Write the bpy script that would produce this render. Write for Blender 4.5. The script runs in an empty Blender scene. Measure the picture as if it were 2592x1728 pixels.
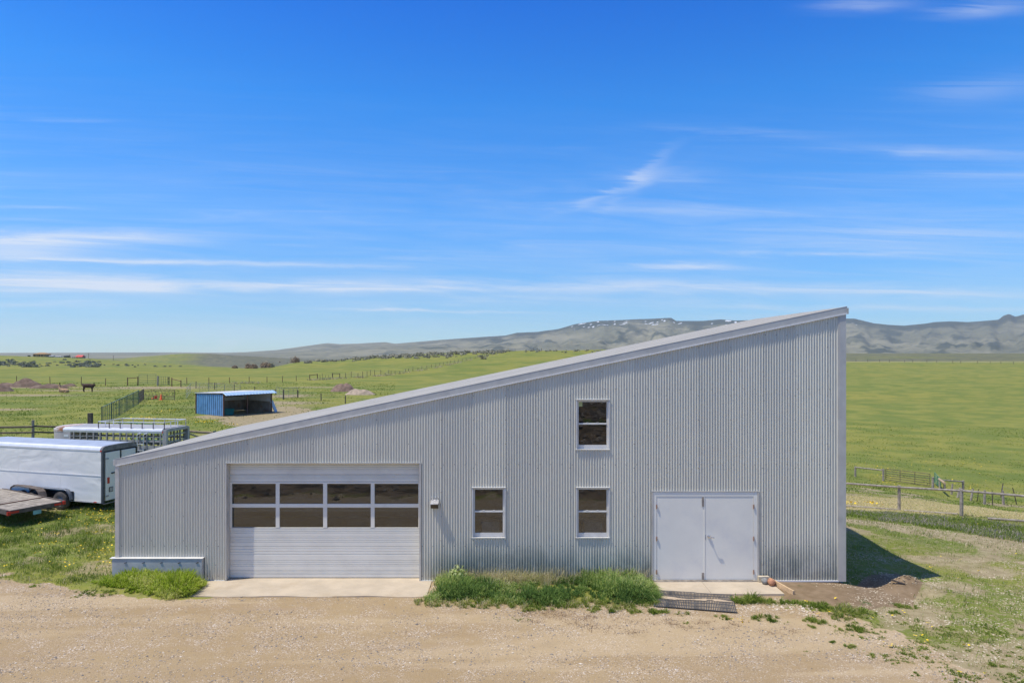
import bpy, bmesh, math, random
import numpy as np
from mathutils import Vector, Matrix
random.seed(7); rng = np.random.default_rng(7)
S = bpy.context.scene
COL = S.collection

# ------------------------------------------------------------------ camera, sky, sun, exposure
F, CX, HY = 1728.0, 1296.0, 891.0          # focal length, centre column and horizon row of the photograph
CAMY, CAMZ = -17.28, 5.77
cd = bpy.data.cameras.new('camera'); cam = bpy.data.objects.new('camera', cd); COL.objects.link(cam)
cam.location = (0, CAMY, CAMZ); cam.rotation_euler = (math.radians(90), 0, 0)
cd.sensor_width = 36; cd.lens = 24; cd.shift_y = 27 / 2592; cd.clip_start = .1; cd.clip_end = 40000
S.camera = cam
SUNDIR = Vector((2.8, 1.0, -6.5)).normalized()
sl = bpy.data.lights.new('sun', 'SUN'); sl.energy = 4.6; sl.angle = math.radians(.5); sl.color = (1, .945, .85)
sun = bpy.data.objects.new('sun', sl); COL.objects.link(sun); sun.rotation_euler = SUNDIR.to_track_quat('-Z', 'Y').to_euler(); sun.location = (0, 0, 60)
S.view_settings.view_transform = 'Standard'; S.view_settings.look = 'None'
S.view_settings.exposure = 0.0; S.view_settings.gamma = 1; S.view_settings.use_curve_mapping = False
S.cycles.use_denoising = True; S.cycles.max_bounces = 8; S.cycles.volume_bounces = 1; S.cycles.transparent_max_bounces = 12
S.cycles.sample_clamp_indirect = 8

W = bpy.data.worlds.new('World'); S.world = W; W.use_nodes = True
wn, wl = W.node_tree.nodes, W.node_tree.links
wn.clear()
def NN(t, **k):
    n = wn.new(t)
    for a, b in k.items(): setattr(n, a, b)
    return n
def wm(op, a, b=None, c=None, clamp=False):
    n = NN('ShaderNodeMath', operation=op); n.use_clamp = clamp
    for i, v in enumerate((a, b, c)):
        if v is None: continue
        if isinstance(v, (int, float)): n.inputs[i].default_value = v
        else: wl.new(v, n.inputs[i])
    return n.outputs[0]
sky = NN('ShaderNodeTexSky'); sky.sky_type = 'NISHITA'; sky.sun_disc = False
sky.sun_elevation = math.asin(-SUNDIR.z); sky.sun_rotation = math.atan2(-SUNDIR.x, -SUNDIR.y) % (2 * math.pi)
sky.altitude = 2000; sky.air_density = 1.0; sky.dust_density = .35; sky.ozone_density = 2.2
SKYSTR = .112
tc = NN('ShaderNodeTexCoord'); sp = NN('ShaderNodeSeparateXYZ'); wl.new(tc.outputs['Generated'], sp.inputs[0])
az = wm('ARCTAN2', sp.outputs[0], sp.outputs[1]); el = wm('ARCSINE', sp.outputs[2])
th = wm('DIVIDE', sp.outputs[2], wm('MAXIMUM', wm('ABSOLUTE', sp.outputs[1]), .25))     # height of straight cloud bands over the view's azimuth
# grade of the clear sky with height above the horizon
ramp = NN('ShaderNodeValToRGB'); wl.new(wm('MULTIPLY', wm('MAXIMUM', el, 0.0), 1 / 1.5708), ramp.inputs[0])
cr = ramp.color_ramp
SKYRAMP = [(0.0, (.70, .93, 1.14)), (.05, (.54, .94, 1.28)), (.12, (.42, 1.12, 1.72)), (.22, (.19, 1.14, 2.02)), (.36, (.03, .74, 2.16)), (.55, (.50, .88, 1.45)), (1.0, (.85, .92, 1.05))]
cr.elements[0].position = 0; cr.elements[1].position = 1
for p, c in SKYRAMP[1:-1]: cr.elements.new(p)
for e, (p, c) in zip(cr.elements, SKYRAMP): e.position = p; e.color = (c[0] / 2, c[1] / 2, c[2] / 2, 1)
mul = NN('ShaderNodeVectorMath', operation='MULTIPLY'); wl.new(sky.outputs[0], mul.inputs[0]); wl.new(ramp.outputs[0], mul.inputs[1])
sc2 = NN('ShaderNodeVectorMath', operation='SCALE'); sc2.inputs[3].default_value = 2.0; wl.new(mul.outputs[0], sc2.inputs[0])
# cirrus: streaks placed by azimuth and elevation, broken up by stretched noise
cv = NN('ShaderNodeCombineXYZ'); wl.new(wm('MULTIPLY', az, 3.6), cv.inputs[0]); wl.new(wm('MULTIPLY_ADD', th, 52.0, wm('MULTIPLY', az, 2.0)), cv.inputs[1])
n1 = NN('ShaderNodeTexNoise'); n1.inputs['Scale'].default_value = 1.0; n1.inputs['Detail'].default_value = 9; n1.inputs['Roughness'].default_value = .66; n1.inputs['Distortion'].default_value = .9
wl.new(cv.outputs[0], n1.inputs['Vector'])
cv2 = NN('ShaderNodeCombineXYZ'); wl.new(wm('MULTIPLY', az, 9.0), cv2.inputs[0]); wl.new(wm('MULTIPLY', th, 30.0), cv2.inputs[1]); cv2.inputs[2].default_value = 4.2
n2 = NN('ShaderNodeTexNoise'); n2.inputs['Scale'].default_value = 1.0; n2.inputs['Detail'].default_value = 6; n2.inputs['Roughness'].default_value = .6
wl.new(cv2.outputs[0], n2.inputs['Vector'])
eld = wm('ADD', th, wm('MULTIPLY', wm('SUBTRACT', n2.outputs[0], .5), .017))
azd = wm('ADD', az, wm('MULTIPLY', wm('SUBTRACT', n1.outputs[0], .5), .12))
CL = [(180, 603, 330, 14, .75, 0), (330, 661, 300, 6, .62, .02), (60, 638, 190, 20, .5, 0), (120, 712, 360, 20, .85, .03), (560, 728, 380, 11, .72, .0), (1000, 728, 330, 9, .5, .02),
      (1420, 722, 420, 13, .42, .01), (1090, 784, 230, 3, .6, .02), (2000, 730, 420, 13, .42, .0), (2380, 742, 300, 10, .34, .02), (1740, 673, 120, 7, .6, .01), (1950, 776, 420, 6, .26, .01),
      (2450, 782, 300, 6, .24, 0), (1560, 482, 110, 9, .30, -.40), (1630, 448, 80, 16, .20, -.9), (1700, 450, 120, 22, .16, .0), (1850, 333, 220, 10, .2, .03), (2360, 385, 260, 10, .28, .06), (2500, 440, 250, 8, .18, .05), (2200, 14, 110, 13, .26, -.05), (2500, 22, 110, 16, .32, -.1),
      (2500, 225, 160, 26, .16, -.15), (130, 302, 150, 6, .18, .02), (1700, 530, 380, 9, .2, .03), (2150, 600, 450, 40, .14, .02), (2450, 590, 300, 12, .18, 0), (500, 840, 700, 22, .14, 0), (560, 878, 50, 6, .3, -.3), (100, 770, 250, 8, .36, 0), (820, 670, 200, 4, .3, .03), (1350, 760, 500, 8, .22, 0), (2100, 640, 240, 4, .25, 0), (100, 525, 120, 4, .2, 0)]
tot = None
for (px, py, w, h, s, sl_) in CL:
    tx, tz = (px - CX) / F, (HY - py) / F
    a0 = math.atan(tx); e0 = tz
    k = 1 / (1 + tx * tx); sa = w / F * k; se = h / F * 1.2
    dx = wm('MULTIPLY_ADD', azd, 1 / sa, -a0 / sa)
    # elevation minus tilt
    dy0 = wm('MULTIPLY_ADD', azd, sl_ / se * (1.0), -a0 * sl_ / se)
    dy = wm('ADD', wm('MULTIPLY_ADD', eld, 1 / se, -e0 / se), dy0)
    r = wm('ADD', wm('MULTIPLY', dx, dx), wm('MULTIPLY', dy, dy))
    g = wm('MULTIPLY', wm('EXPONENT', wm('MULTIPLY', r, -1.0)), s)
    tot = g if tot is None else wm('ADD', tot, g)
br = wm('MULTIPLY_ADD', n1.outputs[0], 3.6, -1.0, clamp=True)
band = wm('MULTIPLY', wm('EXPONENT', wm('MULTIPLY', wm('POWER', wm('ABSOLUTE', wm('MULTIPLY_ADD', el, 1 / .14, -.12 / .14)), 2.0), -1.0)), wm('MULTIPLY', wm('POWER', n1.outputs[0], 3.0), .75))
veil = wm('MULTIPLY', wm('MULTIPLY_ADD', el, 2.2, -1.35, clamp=True), wm('MULTIPLY_ADD', n2.outputs[0], 1.4, -.35, clamp=True))  # thin cirrus above the view, added to whiten the ambient light
cf = wm('MINIMUM', wm('ADD', wm('ADD', wm('MULTIPLY', tot, br), band), wm('MULTIPLY', veil, .45)), .9)
mixc = NN('ShaderNodeMixRGB'); wl.new(cf, mixc.inputs[0]); wl.new(sc2.outputs[0], mixc.inputs[1]); mixc.inputs[2].default_value = (.76 / SKYSTR, .83 / SKYSTR, .96 / SKYSTR, 1)
bg = NN('ShaderNodeBackground'); bg.inputs['Strength'].default_value = SKYSTR; wl.new(mixc.outputs[0], bg.inputs[0])
wo = NN('ShaderNodeOutputWorld'); wl.new(bg.outputs[0], wo.inputs[0])

# ------------------------------------------------------------------ helpers
def vnoise(x, y, seed=0):
    x = np.asarray(x, float); y = np.asarray(y, float)
    xi = np.floor(x).astype(np.int64); yi = np.floor(y).astype(np.int64)
    xf = x - xi; yf = y - yi
    u = xf * xf * (3 - 2 * xf); v = yf * yf * (3 - 2 * yf)
    def h(a, b):
        n = (a * 374761393 + b * 668265263 + seed * 2147483647) & 0xffffffff
        n = ((n ^ (n >> 13)) * 1274126177) & 0xffffffff
        return ((n ^ (n >> 16)) & 0xffff) / 65535.0
    return (h(xi, yi) * (1 - u) + h(xi + 1, yi) * u) * (1 - v) + (h(xi, yi + 1) * (1 - u) + h(xi + 1, yi + 1) * u) * v
def fbm(x, y, o=4, seed=0):
    s = 0; a = .5; t = 0
    for i in range(o):
        s = s + a * vnoise(np.asarray(x) * 2 ** i, np.asarray(y) * 2 ** i, seed + i * 17); t += a; a *= .5
    return s / t
def sstep(a, b, x): t = np.clip((x - a) / (b - a), 0, 1); return t * t * (3 - 2 * t)

def tag(o, label=None, cat=None, group=None, kind=None):
    if label: o['label'] = label
    if cat: o['category'] = cat
    if group: o['group'] = group
    if kind: o['kind'] = kind
    return o
def empty(name, loc, rz=0, label=None, cat=None, group=None):
    o = bpy.data.objects.new(name, None); COL.objects.link(o); o.location = loc; o.rotation_euler = (0, 0, rz); o.empty_display_size = .2
    return tag(o, label, cat, group)
def mesh_obj(name, me, m, parent=None, loc=None):
    o = bpy.data.objects.new(name, me); COL.objects.link(o)
    if m and not me.materials: me.materials.append(m)
    if parent: o.parent = parent
    if loc is not None: o.location = loc
    return o
class MB:
    def __init__(s): s.v = []; s.f = []; s.smooth = False
    def add(s, vs, fs):
        b = len(s.v); s.v += [tuple(v) for v in vs]; s.f += [tuple(b + i for i in f) for f in fs]; return s
    def box(s, x0, x1, y0, y1, z0, z1):
        return s.add([(x0, y0, z0), (x1, y0, z0), (x1, y1, z0), (x0, y1, z0), (x0, y0, z1), (x1, y0, z1), (x1, y1, z1), (x0, y1, z1)],
                     [(0, 3, 2, 1), (4, 5, 6, 7), (0, 1, 5, 4), (1, 2, 6, 5), (2, 3, 7, 6), (3, 0, 4, 7)])
    def cbox(s, x0, x1, y0, y1, z0, z1, c=.01):
        # box with chamfered vertical/horizontal front edges
        vs = []
        for (z, i) in ((z0, c), (z0 + c, 0), (z1 - c, 0), (z1, c)):
            vs += [(x0 + i, y0 + i, z), (x1 - i, y0 + i, z), (x1 - i, y1 - i, z), (x0 + i, y1 - i, z)]
        fs = [(3, 2, 1, 0), (12, 13, 14, 15)]
        for k in range(3):
            for j in range(4): fs.append((k * 4 + j, k * 4 + (j + 1) % 4, k * 4 + 4 + (j + 1) % 4, k * 4 + 4 + j))
        return s.add(vs, fs)
    def bar(s, p, q, w, h=None, up=(0, 0, 1)):
        p, q = Vector(p), Vector(q); d = (q - p).normalized(); h = h or w
        u = Vector(up)
        if abs(d.dot(u)) > .99: u = Vector((0, 1, 0))
        a = d.cross(u).normalized() * w / 2; b = a.cross(d).normalized() * h / 2
        vs = [p - a - b, p + a - b, p + a + b, p - a + b, q - a - b, q + a - b, q + a + b, q - a + b]
        return s.add(vs, [(0, 1, 2, 3), (7, 6, 5, 4), (0, 4, 5, 1), (1, 5, 6, 2), (2, 6, 7, 3), (3, 7, 4, 0)])
    def tube(s, pts, r, n=8, cap=True):
        pts = [Vector(p) for p in pts]; m = len(pts); rr = r if isinstance(r, (list, tuple)) else [r] * m
        rings = []; a = None
        for i, p in enumerate(pts):
            d = (pts[min(i + 1, m - 1)] - pts[max(i - 1, 0)]).normalized()
            if a is None: a = d.orthogonal().normalized()
            else: a = (a - d * a.dot(d)).normalized()
            b = d.cross(a)
            rings.append([p + (a * math.cos(t) + b * math.sin(t)) * rr[i] for t in [2 * math.pi * k / n for k in range(n)]])
        vs = [v for R_ in rings for v in R_]; fs = []
        for i in range(m - 1):
            for k in range(n): fs.append((i * n + k, i * n + (k + 1) % n, (i + 1) * n + (k + 1) % n, (i + 1) * n + k))
        if cap: fs += [tuple(reversed(range(n))), tuple((m - 1) * n + k for k in range(n))]
        s.smooth = True
        return s.add(vs, fs)
    def lathe(s, prof, c, axis='z', n=20):
        c = Vector(c); vs = []; m = len(prof)
        for (r, h) in prof:
            for k in range(n):
                t = 2 * math.pi * k / n; a, b = r * math.cos(t), r * math.sin(t)
                vs.append(c + (Vector((a, b, h)) if axis == 'z' else Vector((a, h, b)) if axis == 'y' else Vector((h, a, b))))
        fs = [(i * n + k, i * n + (k + 1) % n, (i + 1) * n + (k + 1) % n, (i + 1) * n + k) for i in range(m - 1) for k in range(n)]
        s.smooth = True
        return s.add(vs, fs)
    def extr(s, poly, axis, a, b):
        # extrude closed 2D polygon along axis between a and b
        n = len(poly)
        f = {'x': lambda p, t: (t, p[0], p[1]), 'y': lambda p, t: (p[0], t, p[1]), 'z': lambda p, t: (p[0], p[1], t)}[axis]
        vs = [f(p, a) for p in poly] + [f(p, b) for p in poly]
        return s.add(vs, [tuple(range(n)), tuple(reversed(range(n, 2 * n)))] + [(i, (i + 1) % n, n + (i + 1) % n, n + i) for i in range(n)])
    def build(s, name, m, parent=None, world=False, recalc=True):
        me = bpy.data.meshes.new(name)
        v = s.v
        if world and parent is not None:
            L = parent.location
            v = [(a[0] - L.x, a[1] - L.y, a[2] - L.z) for a in v]
        me.from_pydata(v, [], s.f)
        if recalc:
            bm = bmesh.new(); bm.from_mesh(me); bmesh.ops.recalc_face_normals(bm, faces=bm.faces)
            if s.smooth:
                for f in bm.faces: f.smooth = True
                for e in bm.edges:
                    if len(e.link_faces) == 2 and e.calc_face_angle(0) > .7: e.smooth = False
            bm.to_mesh(me); bm.free()
        me.update()
        return mesh_obj(name, me, m, parent)

class Mat:
    """small wrapper around a node material"""
    def __init__(s, name):
        s.m = bpy.data.materials.new(name); s.m.use_nodes = True; s.n = s.m.node_tree.nodes; s.l = s.m.node_tree.links
        s.b = s.n['Principled BSDF']; s.o = s.n['Material Output']
    def node(s, t, **k):
        n = s.n.new(t)
        for a, b in k.items(): setattr(n, a, b)
        return n
    def set(s, inp, v):
        if isinstance(v, (int, float)): inp.default_value = v
        elif isinstance(v, (tuple, list)): inp.default_value = (*v, 1) if len(v) == 3 and inp.type == 'RGBA' else v
        else: s.l.new(v, inp)
    def math(s, op, a, b=None, c=None, clamp=False):
        n = s.node('ShaderNodeMath', operation=op); n.use_clamp = clamp
        for i, v in enumerate((a, b, c)):
            if v is not None: s.set(n.inputs[i], v)
        return n.outputs[0]
    def coord(s, scale=(1, 1, 1), kind='Position', offset=(0, 0, 0)):
        if kind == 'Position': g = s.node('ShaderNodeNewGeometry').outputs['Position']
        else: g = s.node('ShaderNodeTexCoord').outputs[kind]
        mp = s.node('ShaderNodeMapping'); s.l.new(g, mp.inputs[0]); mp.inputs['Scale'].default_value = scale; mp.inputs['Location'].default_value = offset
        return mp.outputs[0]
    def noise(s, scale, detail=4, rough=.55, stretch=(1, 1, 1), kind='Position', dist=0, off=(0, 0, 0)):
        n = s.node('ShaderNodeTexNoise'); n.inputs['Scale'].default_value = scale; n.inputs['Detail'].default_value = detail; n.inputs['Roughness'].default_value = rough; n.inputs['Distortion'].default_value = dist
        s.l.new(s.coord(stretch, kind, off), n.inputs['Vector']); return n.outputs[0]
    def mix(s, f, a, b):
        n = s.node('ShaderNodeMixRGB'); s.set(n.inputs[0], f); s.set(n.inputs[1], a); s.set(n.inputs[2], b); return n.outputs[0]
    def thr(s, v, lo, hi):
        n = s.node('ShaderNodeMapRange'); n.interpolation_type = 'SMOOTHSTEP'; s.set(n.inputs[0], v); n.inputs[1].default_value = lo; n.inputs[2].default_value = hi; return n.outputs[0]
    def attr(s, name): return s.node('ShaderNodeAttribute', attribute_name=name).outputs['Fac']
    def bump(s, h, strength=.3, dist=.02):
        n = s.node('ShaderNodeBump'); n.inputs['Strength'].default_value = strength; n.inputs['Distance'].default_value = dist; s.l.new(h, n.inputs['Height']); s.l.new(n.outputs[0], s.b.inputs['Normal'])
    def fin(s, color, rough=.7, metal=0, spec=None):
        s.set(s.b.inputs['Base Color'], color); s.set(s.b.inputs['Roughness'], rough); s.set(s.b.inputs['Metallic'], metal)
        if spec is not None: s.b.inputs['Specular IOR Level'].default_value = spec
        return s.m
def simple(name, c, rough=.6, metal=0, var=.18, scale=3, bump=0, bscale=40, kind='Position', stretch=(1, 1, 1), dirt=None, dirt_amt=.5, spec=None):
    M_ = Mat(name); n = M_.noise(scale, 5, .6, stretch, kind)
    lo = tuple(x * (1 - var) for x in c); hi = tuple(min(1, x * (1 + var)) for x in c)
    col = M_.mix(M_.thr(n, .3, .7), lo, hi)
    if dirt:
        d = M_.noise(scale * .7, 6, .65, stretch, kind, off=(3, 7, 1)); col = M_.mix(M_.math('MULTIPLY', M_.thr(d, .5, .72), dirt_amt), col, dirt)
    if bump: M_.bump(M_.noise(bscale, 4, .6, stretch, kind), bump, .01)
    return M_.fin(col, rough, metal, spec)

# ------------------------------------------------------------------ terrain function
def zc(y, d): return CAMZ - (y - HY) * d / F
MT_X = [-900, 0, 450, 560, 620, 700, 780, 828, 860, 900, 975, 1000, 1120, 1280, 1308, 1360, 1412, 1456, 1512, 1639, 1699, 1711, 1779, 1823, 1863, 2000, 2141, 2162, 2212, 2250, 2288, 2341, 2365, 2406, 2453, 2527, 2541, 2555, 2568, 2577, 2592, 2700, 2900, 3500]
MT_Y = [893, 892, 891, 892, 890.5, 885, 874, 867.5, 870, 869, 865, 869, 859, 848, 841, 839, 832, 819, 811, 806, 803, 811, 811, 807, 810, 806, 805, 805, 817, 821, 823, 818, 814, 812, 814, 808, 797, 793, 800, 799, 794, 806, 820, 850]
COLS = {}
def left(px, h2, h3):
    return [(4, 0), (180, 0), (256, 0), (330, -6.5), (400, zc(930, 400)), (550, zc((930 + h2) / 2 - 2, 550)), (700, zc(h2, 700)), (900, -14), (1150, -16), (1500, zc(h3, 1500)), (1900, -12), (2600, -22)]
COLS[-900] = left(0, 896, 912); COLS[0] = left(0, 896.5, 914); COLS[132] = left(0, 901, 913); COLS[221] = left(0, 904.5, 912); COLS[287] = left(0, 910, 909)
COLS[376] = left(0, 916, 899); COLS[464] = left(0, 922, 891.5); COLS[530] = left(0, 928, 891.5)
COLS[600] = [(4, 0), (180, 0), (256, 0), (330, -5), (400, zc(933, 400)), (700, zc(928, 700)), (900, -18), (1500, zc(898, 1500)), (1900, -12), (2600, -20)]
def centre(c300, mid, h3=915): return [(4, 0), (120, 0), (160, .1), (230, mid), (310, zc(c300, 310)), (420, zc(c300, 310) - 10), (900, -24), (1500, zc(h3, 1500)), (1900, -16), (2600, -20)]
COLS[697] = centre(925, .2, 903); COLS[760] = centre(912, .8, 908); COLS[850] = centre(908, 1.0, 914); COLS[950] = centre(901, 1.8); COLS[1100] = centre(891, 2.6)
COLS[1200] = centre(888, 3.2); COLS[1330] = centre(884, 3.8); COLS[1530] = centre(881, 4)
COLS[1800] = [(4, 0), (25, 0), (45, -.8), (70, -2), (120, -2), (230, 0), (310, zc(892, 310)), (420, 3), (900, -10), (1500, -10), (2600, -20)]
COLS[2143] = [(4, 0), (16, 0), (18.3, -.1), (24, -.25), (32, -1.7), (45, -3.8), (60, -6), (70, -7.2), (100, -8.2), (200, -7), (350, -3.5), (520, zc(914, 520)), (560, zc(917, 560)), (1200, zc(893, 1200)), (1500, -8), (2600, -20)]
COLS[2300] = [(4, 0), (14, 0), (18.3, -.25), (24, -.55), (32, -1.77), (45, -4.1), (60, -6.5), (68, -7.35), (100, -8.6), (200, -7.4), (350, -3.7), (520, zc(914, 520)), (560, zc(917, 560)), (1200, zc(893, 1200)), (1500, -8), (2600, -20)]
COLS[2434] = [(4, 0), (14, 0), (18.3, -.25), (24, -.7), (30.5, zc(1305, 30.5)), (36, zc(1290, 36)), (45, zc(1281, 45)), (58, zc(1268, 58)), (70, -8), (100, -8.8), (200, -7.6), (350, -4), (520, zc(914, 520)), (560, zc(917, 560)), (1200, zc(893, 1200)), (1500, -8), (2600, -20)]
COLS[2592] = [(4, 0), (14, 0), (18.3, -.25), (22, -.6), (29, zc(1320, 29)), (36, zc(1300, 36)), (45, zc(1293, 45)), (58, zc(1282, 58)), (70, -8.5), (100, -9.2), (200, -8), (350, -4.2), (520, zc(914, 520)), (560, zc(917, 560)), (1200, zc(893, 1200)), (1500, -8), (2600, -20)]
COLS[3500] = COLS[2592]
FOOT_X = [-900, 560, 700, 828, 1000, 1120, 1280, 1400, 1560, 1700, 1900, 2141, 2250, 2330, 2450, 2592, 3500]
FOOT_Y = [896, 897, 893, 886, 880, 878, 872, 868, 862, 858, 858, 868, 879, 872, 866, 862, 868]
PXG = np.array(sorted(COLS)); LD = np.linspace(math.log(4), math.log(2600), 420)
ZT = np.zeros((len(LD), len(PXG)))
for j, p in enumerate(PXG):
    d_ = np.log([a for a, b in COLS[p]]); z_ = np.array([b for a, b in COLS[p]])
    zz = np.interp(LD, d_, z_)
    k = np.ones(9) / 9; zs = np.convolve(np.pad(zz, 4, mode='edge'), k, 'valid'); zs = np.convolve(np.pad(zs, 2, mode='edge'), np.ones(5) / 5, 'valid')
    ZT[:, j] = zs
def gauss(X, Y, x, y, sx, sy): return np.exp(-((X - x) / sx) ** 2 - ((Y - y) / sy) ** 2)
def hz(X, Y):
    X = np.asarray(X, float); Y = np.asarray(Y, float)
    d = Y - CAMY; dd = np.maximum(d, 4.0)
    px = np.clip(CX + F * X / dd, PXG[0], PXG[-1])
    li = np.clip((np.log(np.minimum(dd, 2600)) - LD[0]) / (LD[1] - LD[0]), 0, len(LD) - 1.001); i0 = li.astype(int); fi = li - i0
    ju = np.clip(np.searchsorted(PXG, px) - 1, 0, len(PXG) - 2); fj = (px - PXG[ju]) / (PXG[ju + 1] - PXG[ju]); fj = fj * fj * (3 - 2 * fj) * .5 + fj * .5
    z = (ZT[i0, ju] * (1 - fj) + ZT[i0, ju + 1] * fj) * (1 - fi) + (ZT[i0 + 1, ju] * (1 - fj) + ZT[i0 + 1, ju + 1] * fj) * fi
    # mountains
    far = d > 2600
    if np.any(far):
        pf = CX + F * X / dd
        crest = CAMZ + (HY - np.interp(pf, MT_X, MT_Y)) * 6000 / F
        foot = CAMZ + (HY - np.interp(pf, FOOT_X, FOOT_Y)) * 4200 / F
        a = sstep(2600, 4200, d); b = np.clip((d - 4200) / 1800, 0, 1)
        gul = fbm(pf / 26 + 2.2 * fbm(pf / 60, d / 500, 3, 5), d / 900, 5, 9) - .5
        big = fbm(pf / 90, d / 1200, 3, 31) - .5
        zm = np.where(d < 4200, -20 + (foot + 20) * a, foot + (crest - foot) * (b ** 1.25))
        hgt = np.maximum(crest - 20, 0) / 300
        env = np.clip((d - 2800) / 1200, 0, 1) * np.clip((6000 - d) / 700, .05, 1)
        zm = zm + gul * 95 * hgt * env + big * 60 * hgt * env
        # occluding bumps must stay under the crest line as seen from the yard
        lim = CAMZ + (crest - CAMZ) * d / 6000 - 2
        zm = np.where((d < 5950), np.minimum(zm, lim), zm)
        zm = np.where(d > 6000, crest - (d - 6000) * .12, zm)
        z = np.where(far, zm, z)
    # small relief
    z = z + np.where(d > 60, (fbm(X / 25, Y / 25, 3, 3) - .5) * .5 * np.clip((d - 60) / 200, 0, 1) * np.clip((2600 - d) / 1000, 0, 1), 0)
    # spoil heap and pit by the right corner of the barn, slight unevenness of the yard
    z = z + .38 * gauss(X, Y, 9.85, -.20, .50, .22) + .17 * gauss(X, Y, 10.5, -.55, .5, .35) + .05 * gauss(X, Y, 8.1, -.75, 1.1, .5) - .30 * gauss(X, Y, 9.15, .35, .60, .42)
    z = z + .09 * gauss(X, Y, -8.9, -.6, 1.1, .5) * 1.0 + .10 * gauss(X, Y, 7.3, -2.0, .8, .3)
    near = np.clip((60 - np.hypot(X, d)) / 40, 0, 1) * sstep(-1.2, -2.2, Y)
    z = z + near * ((fbm(X / 2.5, Y / 2.5, 3, 8) - .5) * .03)
    yard2 = np.clip((60 - np.hypot(X, d)) / 40, 0, 1) * (sstep(9.2, 10.5, X) + sstep(-10.6, -11.5, X)) * sstep(-1.2, -.8, Y)
    z = z + yard2 * (fbm(X / 1.3, Y / 1.3, 3, 18) - .5) * .10
    # bank behind the camera, which the windows mirror
    bk = np.maximum(-(Y + 9), 0)
    z = z + np.where(Y < -9, 9 * (1 - np.exp(-bk * .085 / 9)) + (fbm(X / 3, Y / 3, 4, 4) - .5) * 1.3 * np.clip((bk - 4) / 12, 0, 1), 0)
    return z
def h1(x, y): return float(hz(np.array([x]), np.array([y]))[0])
def P(px, py, d): return Vector(((px - CX) / F * d, d + CAMY, CAMZ - (py - HY) / F * d))
def G(px, py, dmin=5, dmax=3000):
    """where the sight line through a pixel of the photograph meets the terrain"""
    d = np.geomspace(dmin, dmax, 700); X = (px - CX) / F * d; Y = d + CAMY; zr = CAMZ - (py - HY) / F * d
    z = hz(X, Y); k = np.argmax(z >= zr)
    if not (z[k] >= zr[k]): k = len(d) - 1
    i = max(k - 1, 0); a = zr[i] - z[i]; b = z[k] - zr[k]; t = a / (a + b + 1e-9)
    dd = d[i] + (d[k] - d[i]) * t
    return Vector(((px - CX) / F * dd, dd + CAMY, h1((px - CX) / F * dd, dd + CAMY)))
def on(x, y): return Vector((x, y, h1(x, y)))

# ------------------------------------------------------------------ ground cover maps (world space)
def inpoly(X, Y, poly):
    X = np.asarray(X, float); Y = np.asarray(Y, float); n = len(poly); inside = np.zeros(X.shape, bool); dist = np.full(X.shape, 1e9)
    for i in range(n):
        x0, y0 = poly[i]; x1, y1 = poly[(i + 1) % n]
        c = ((y0 > Y) != (y1 > Y)) & (X < (x1 - x0) * (Y - y0) / ((y1 - y0) if y1 != y0 else 1e-9) + x0); inside ^= c
        dx, dy = x1 - x0, y1 - y0; t = np.clip(((X - x0) * dx + (Y - y0) * dy) / (dx * dx + dy * dy + 1e-12), 0, 1)
        dist = np.minimum(dist, np.hypot(X - x0 - t * dx, Y - y0 - t * dy))
    return np.where(inside, dist, -dist)
def gp(pts): return [tuple(G(*p)[:2]) for p in pts]
GRAV = [(-60, 1.2)] + [(-14.5, -.35)] + gp([(0, 1451), (130, 1478), (230, 1492), (300, 1503), (400, 1520), (520, 1514)]) + [(-7.9, 0.3), (8.5, .3)] + gp([(1945, 1530), (2060, 1545), (2150, 1562), (2260, 1600), (2400, 1655), (2520, 1720)]) + [(9.5, -9), (22, -14), (60, -30), (60, -400), (-200, -400), (-200, 0)]
DIRT = [(6.55, .3), (8.46, .3), (8.46, .15)] + gp([(2170, 1462), (2215, 1452), (2270, 1448), (2320, 1462), (2345, 1490), (2310, 1535), (2200, 1545), (2080, 1532), (1985, 1522)])
BED = gp([(1052, 1517), (1110, 1500), (1105, 1475)]) + [(-1.8, .1), (3.5, .1)] + gp([(1660, 1500), (1662, 1525), (1560, 1532), (1480, 1528), (1400, 1533), (1300, 1530), (1150, 1528), (1080, 1524)])
TALL = gp([(290, 1428), (330, 1423), (430, 1440), (512, 1462), (512, 1505), (430, 1516), (330, 1500), (240, 1478), (225, 1450)])
STRAW = [tuple(G(*p)[:2]) for p in [(2100, 1248), (2297, 1262), (2462, 1282), (2600, 1300), (2800, 1330), (2800, 1350), (2592, 1316), (2437, 1303), (2100, 1283)]]
TRACK = [tuple(G(*p)[:2]) for p in [(2100, 1306), (2250, 1322), (2400, 1345), (2592, 1372), (2800, 1400), (2800, 1440), (2592, 1398), (2400, 1368), (2250, 1340), (2100, 1318)]]
SHEDBARE = [tuple(G(*p)[:2]) for p in [(495, 1056), (566, 1060), (575, 1076), (640, 1078), (730, 1060), (800, 1040), (745, 1030), (700, 1030), (600, 1040)]]
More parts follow.
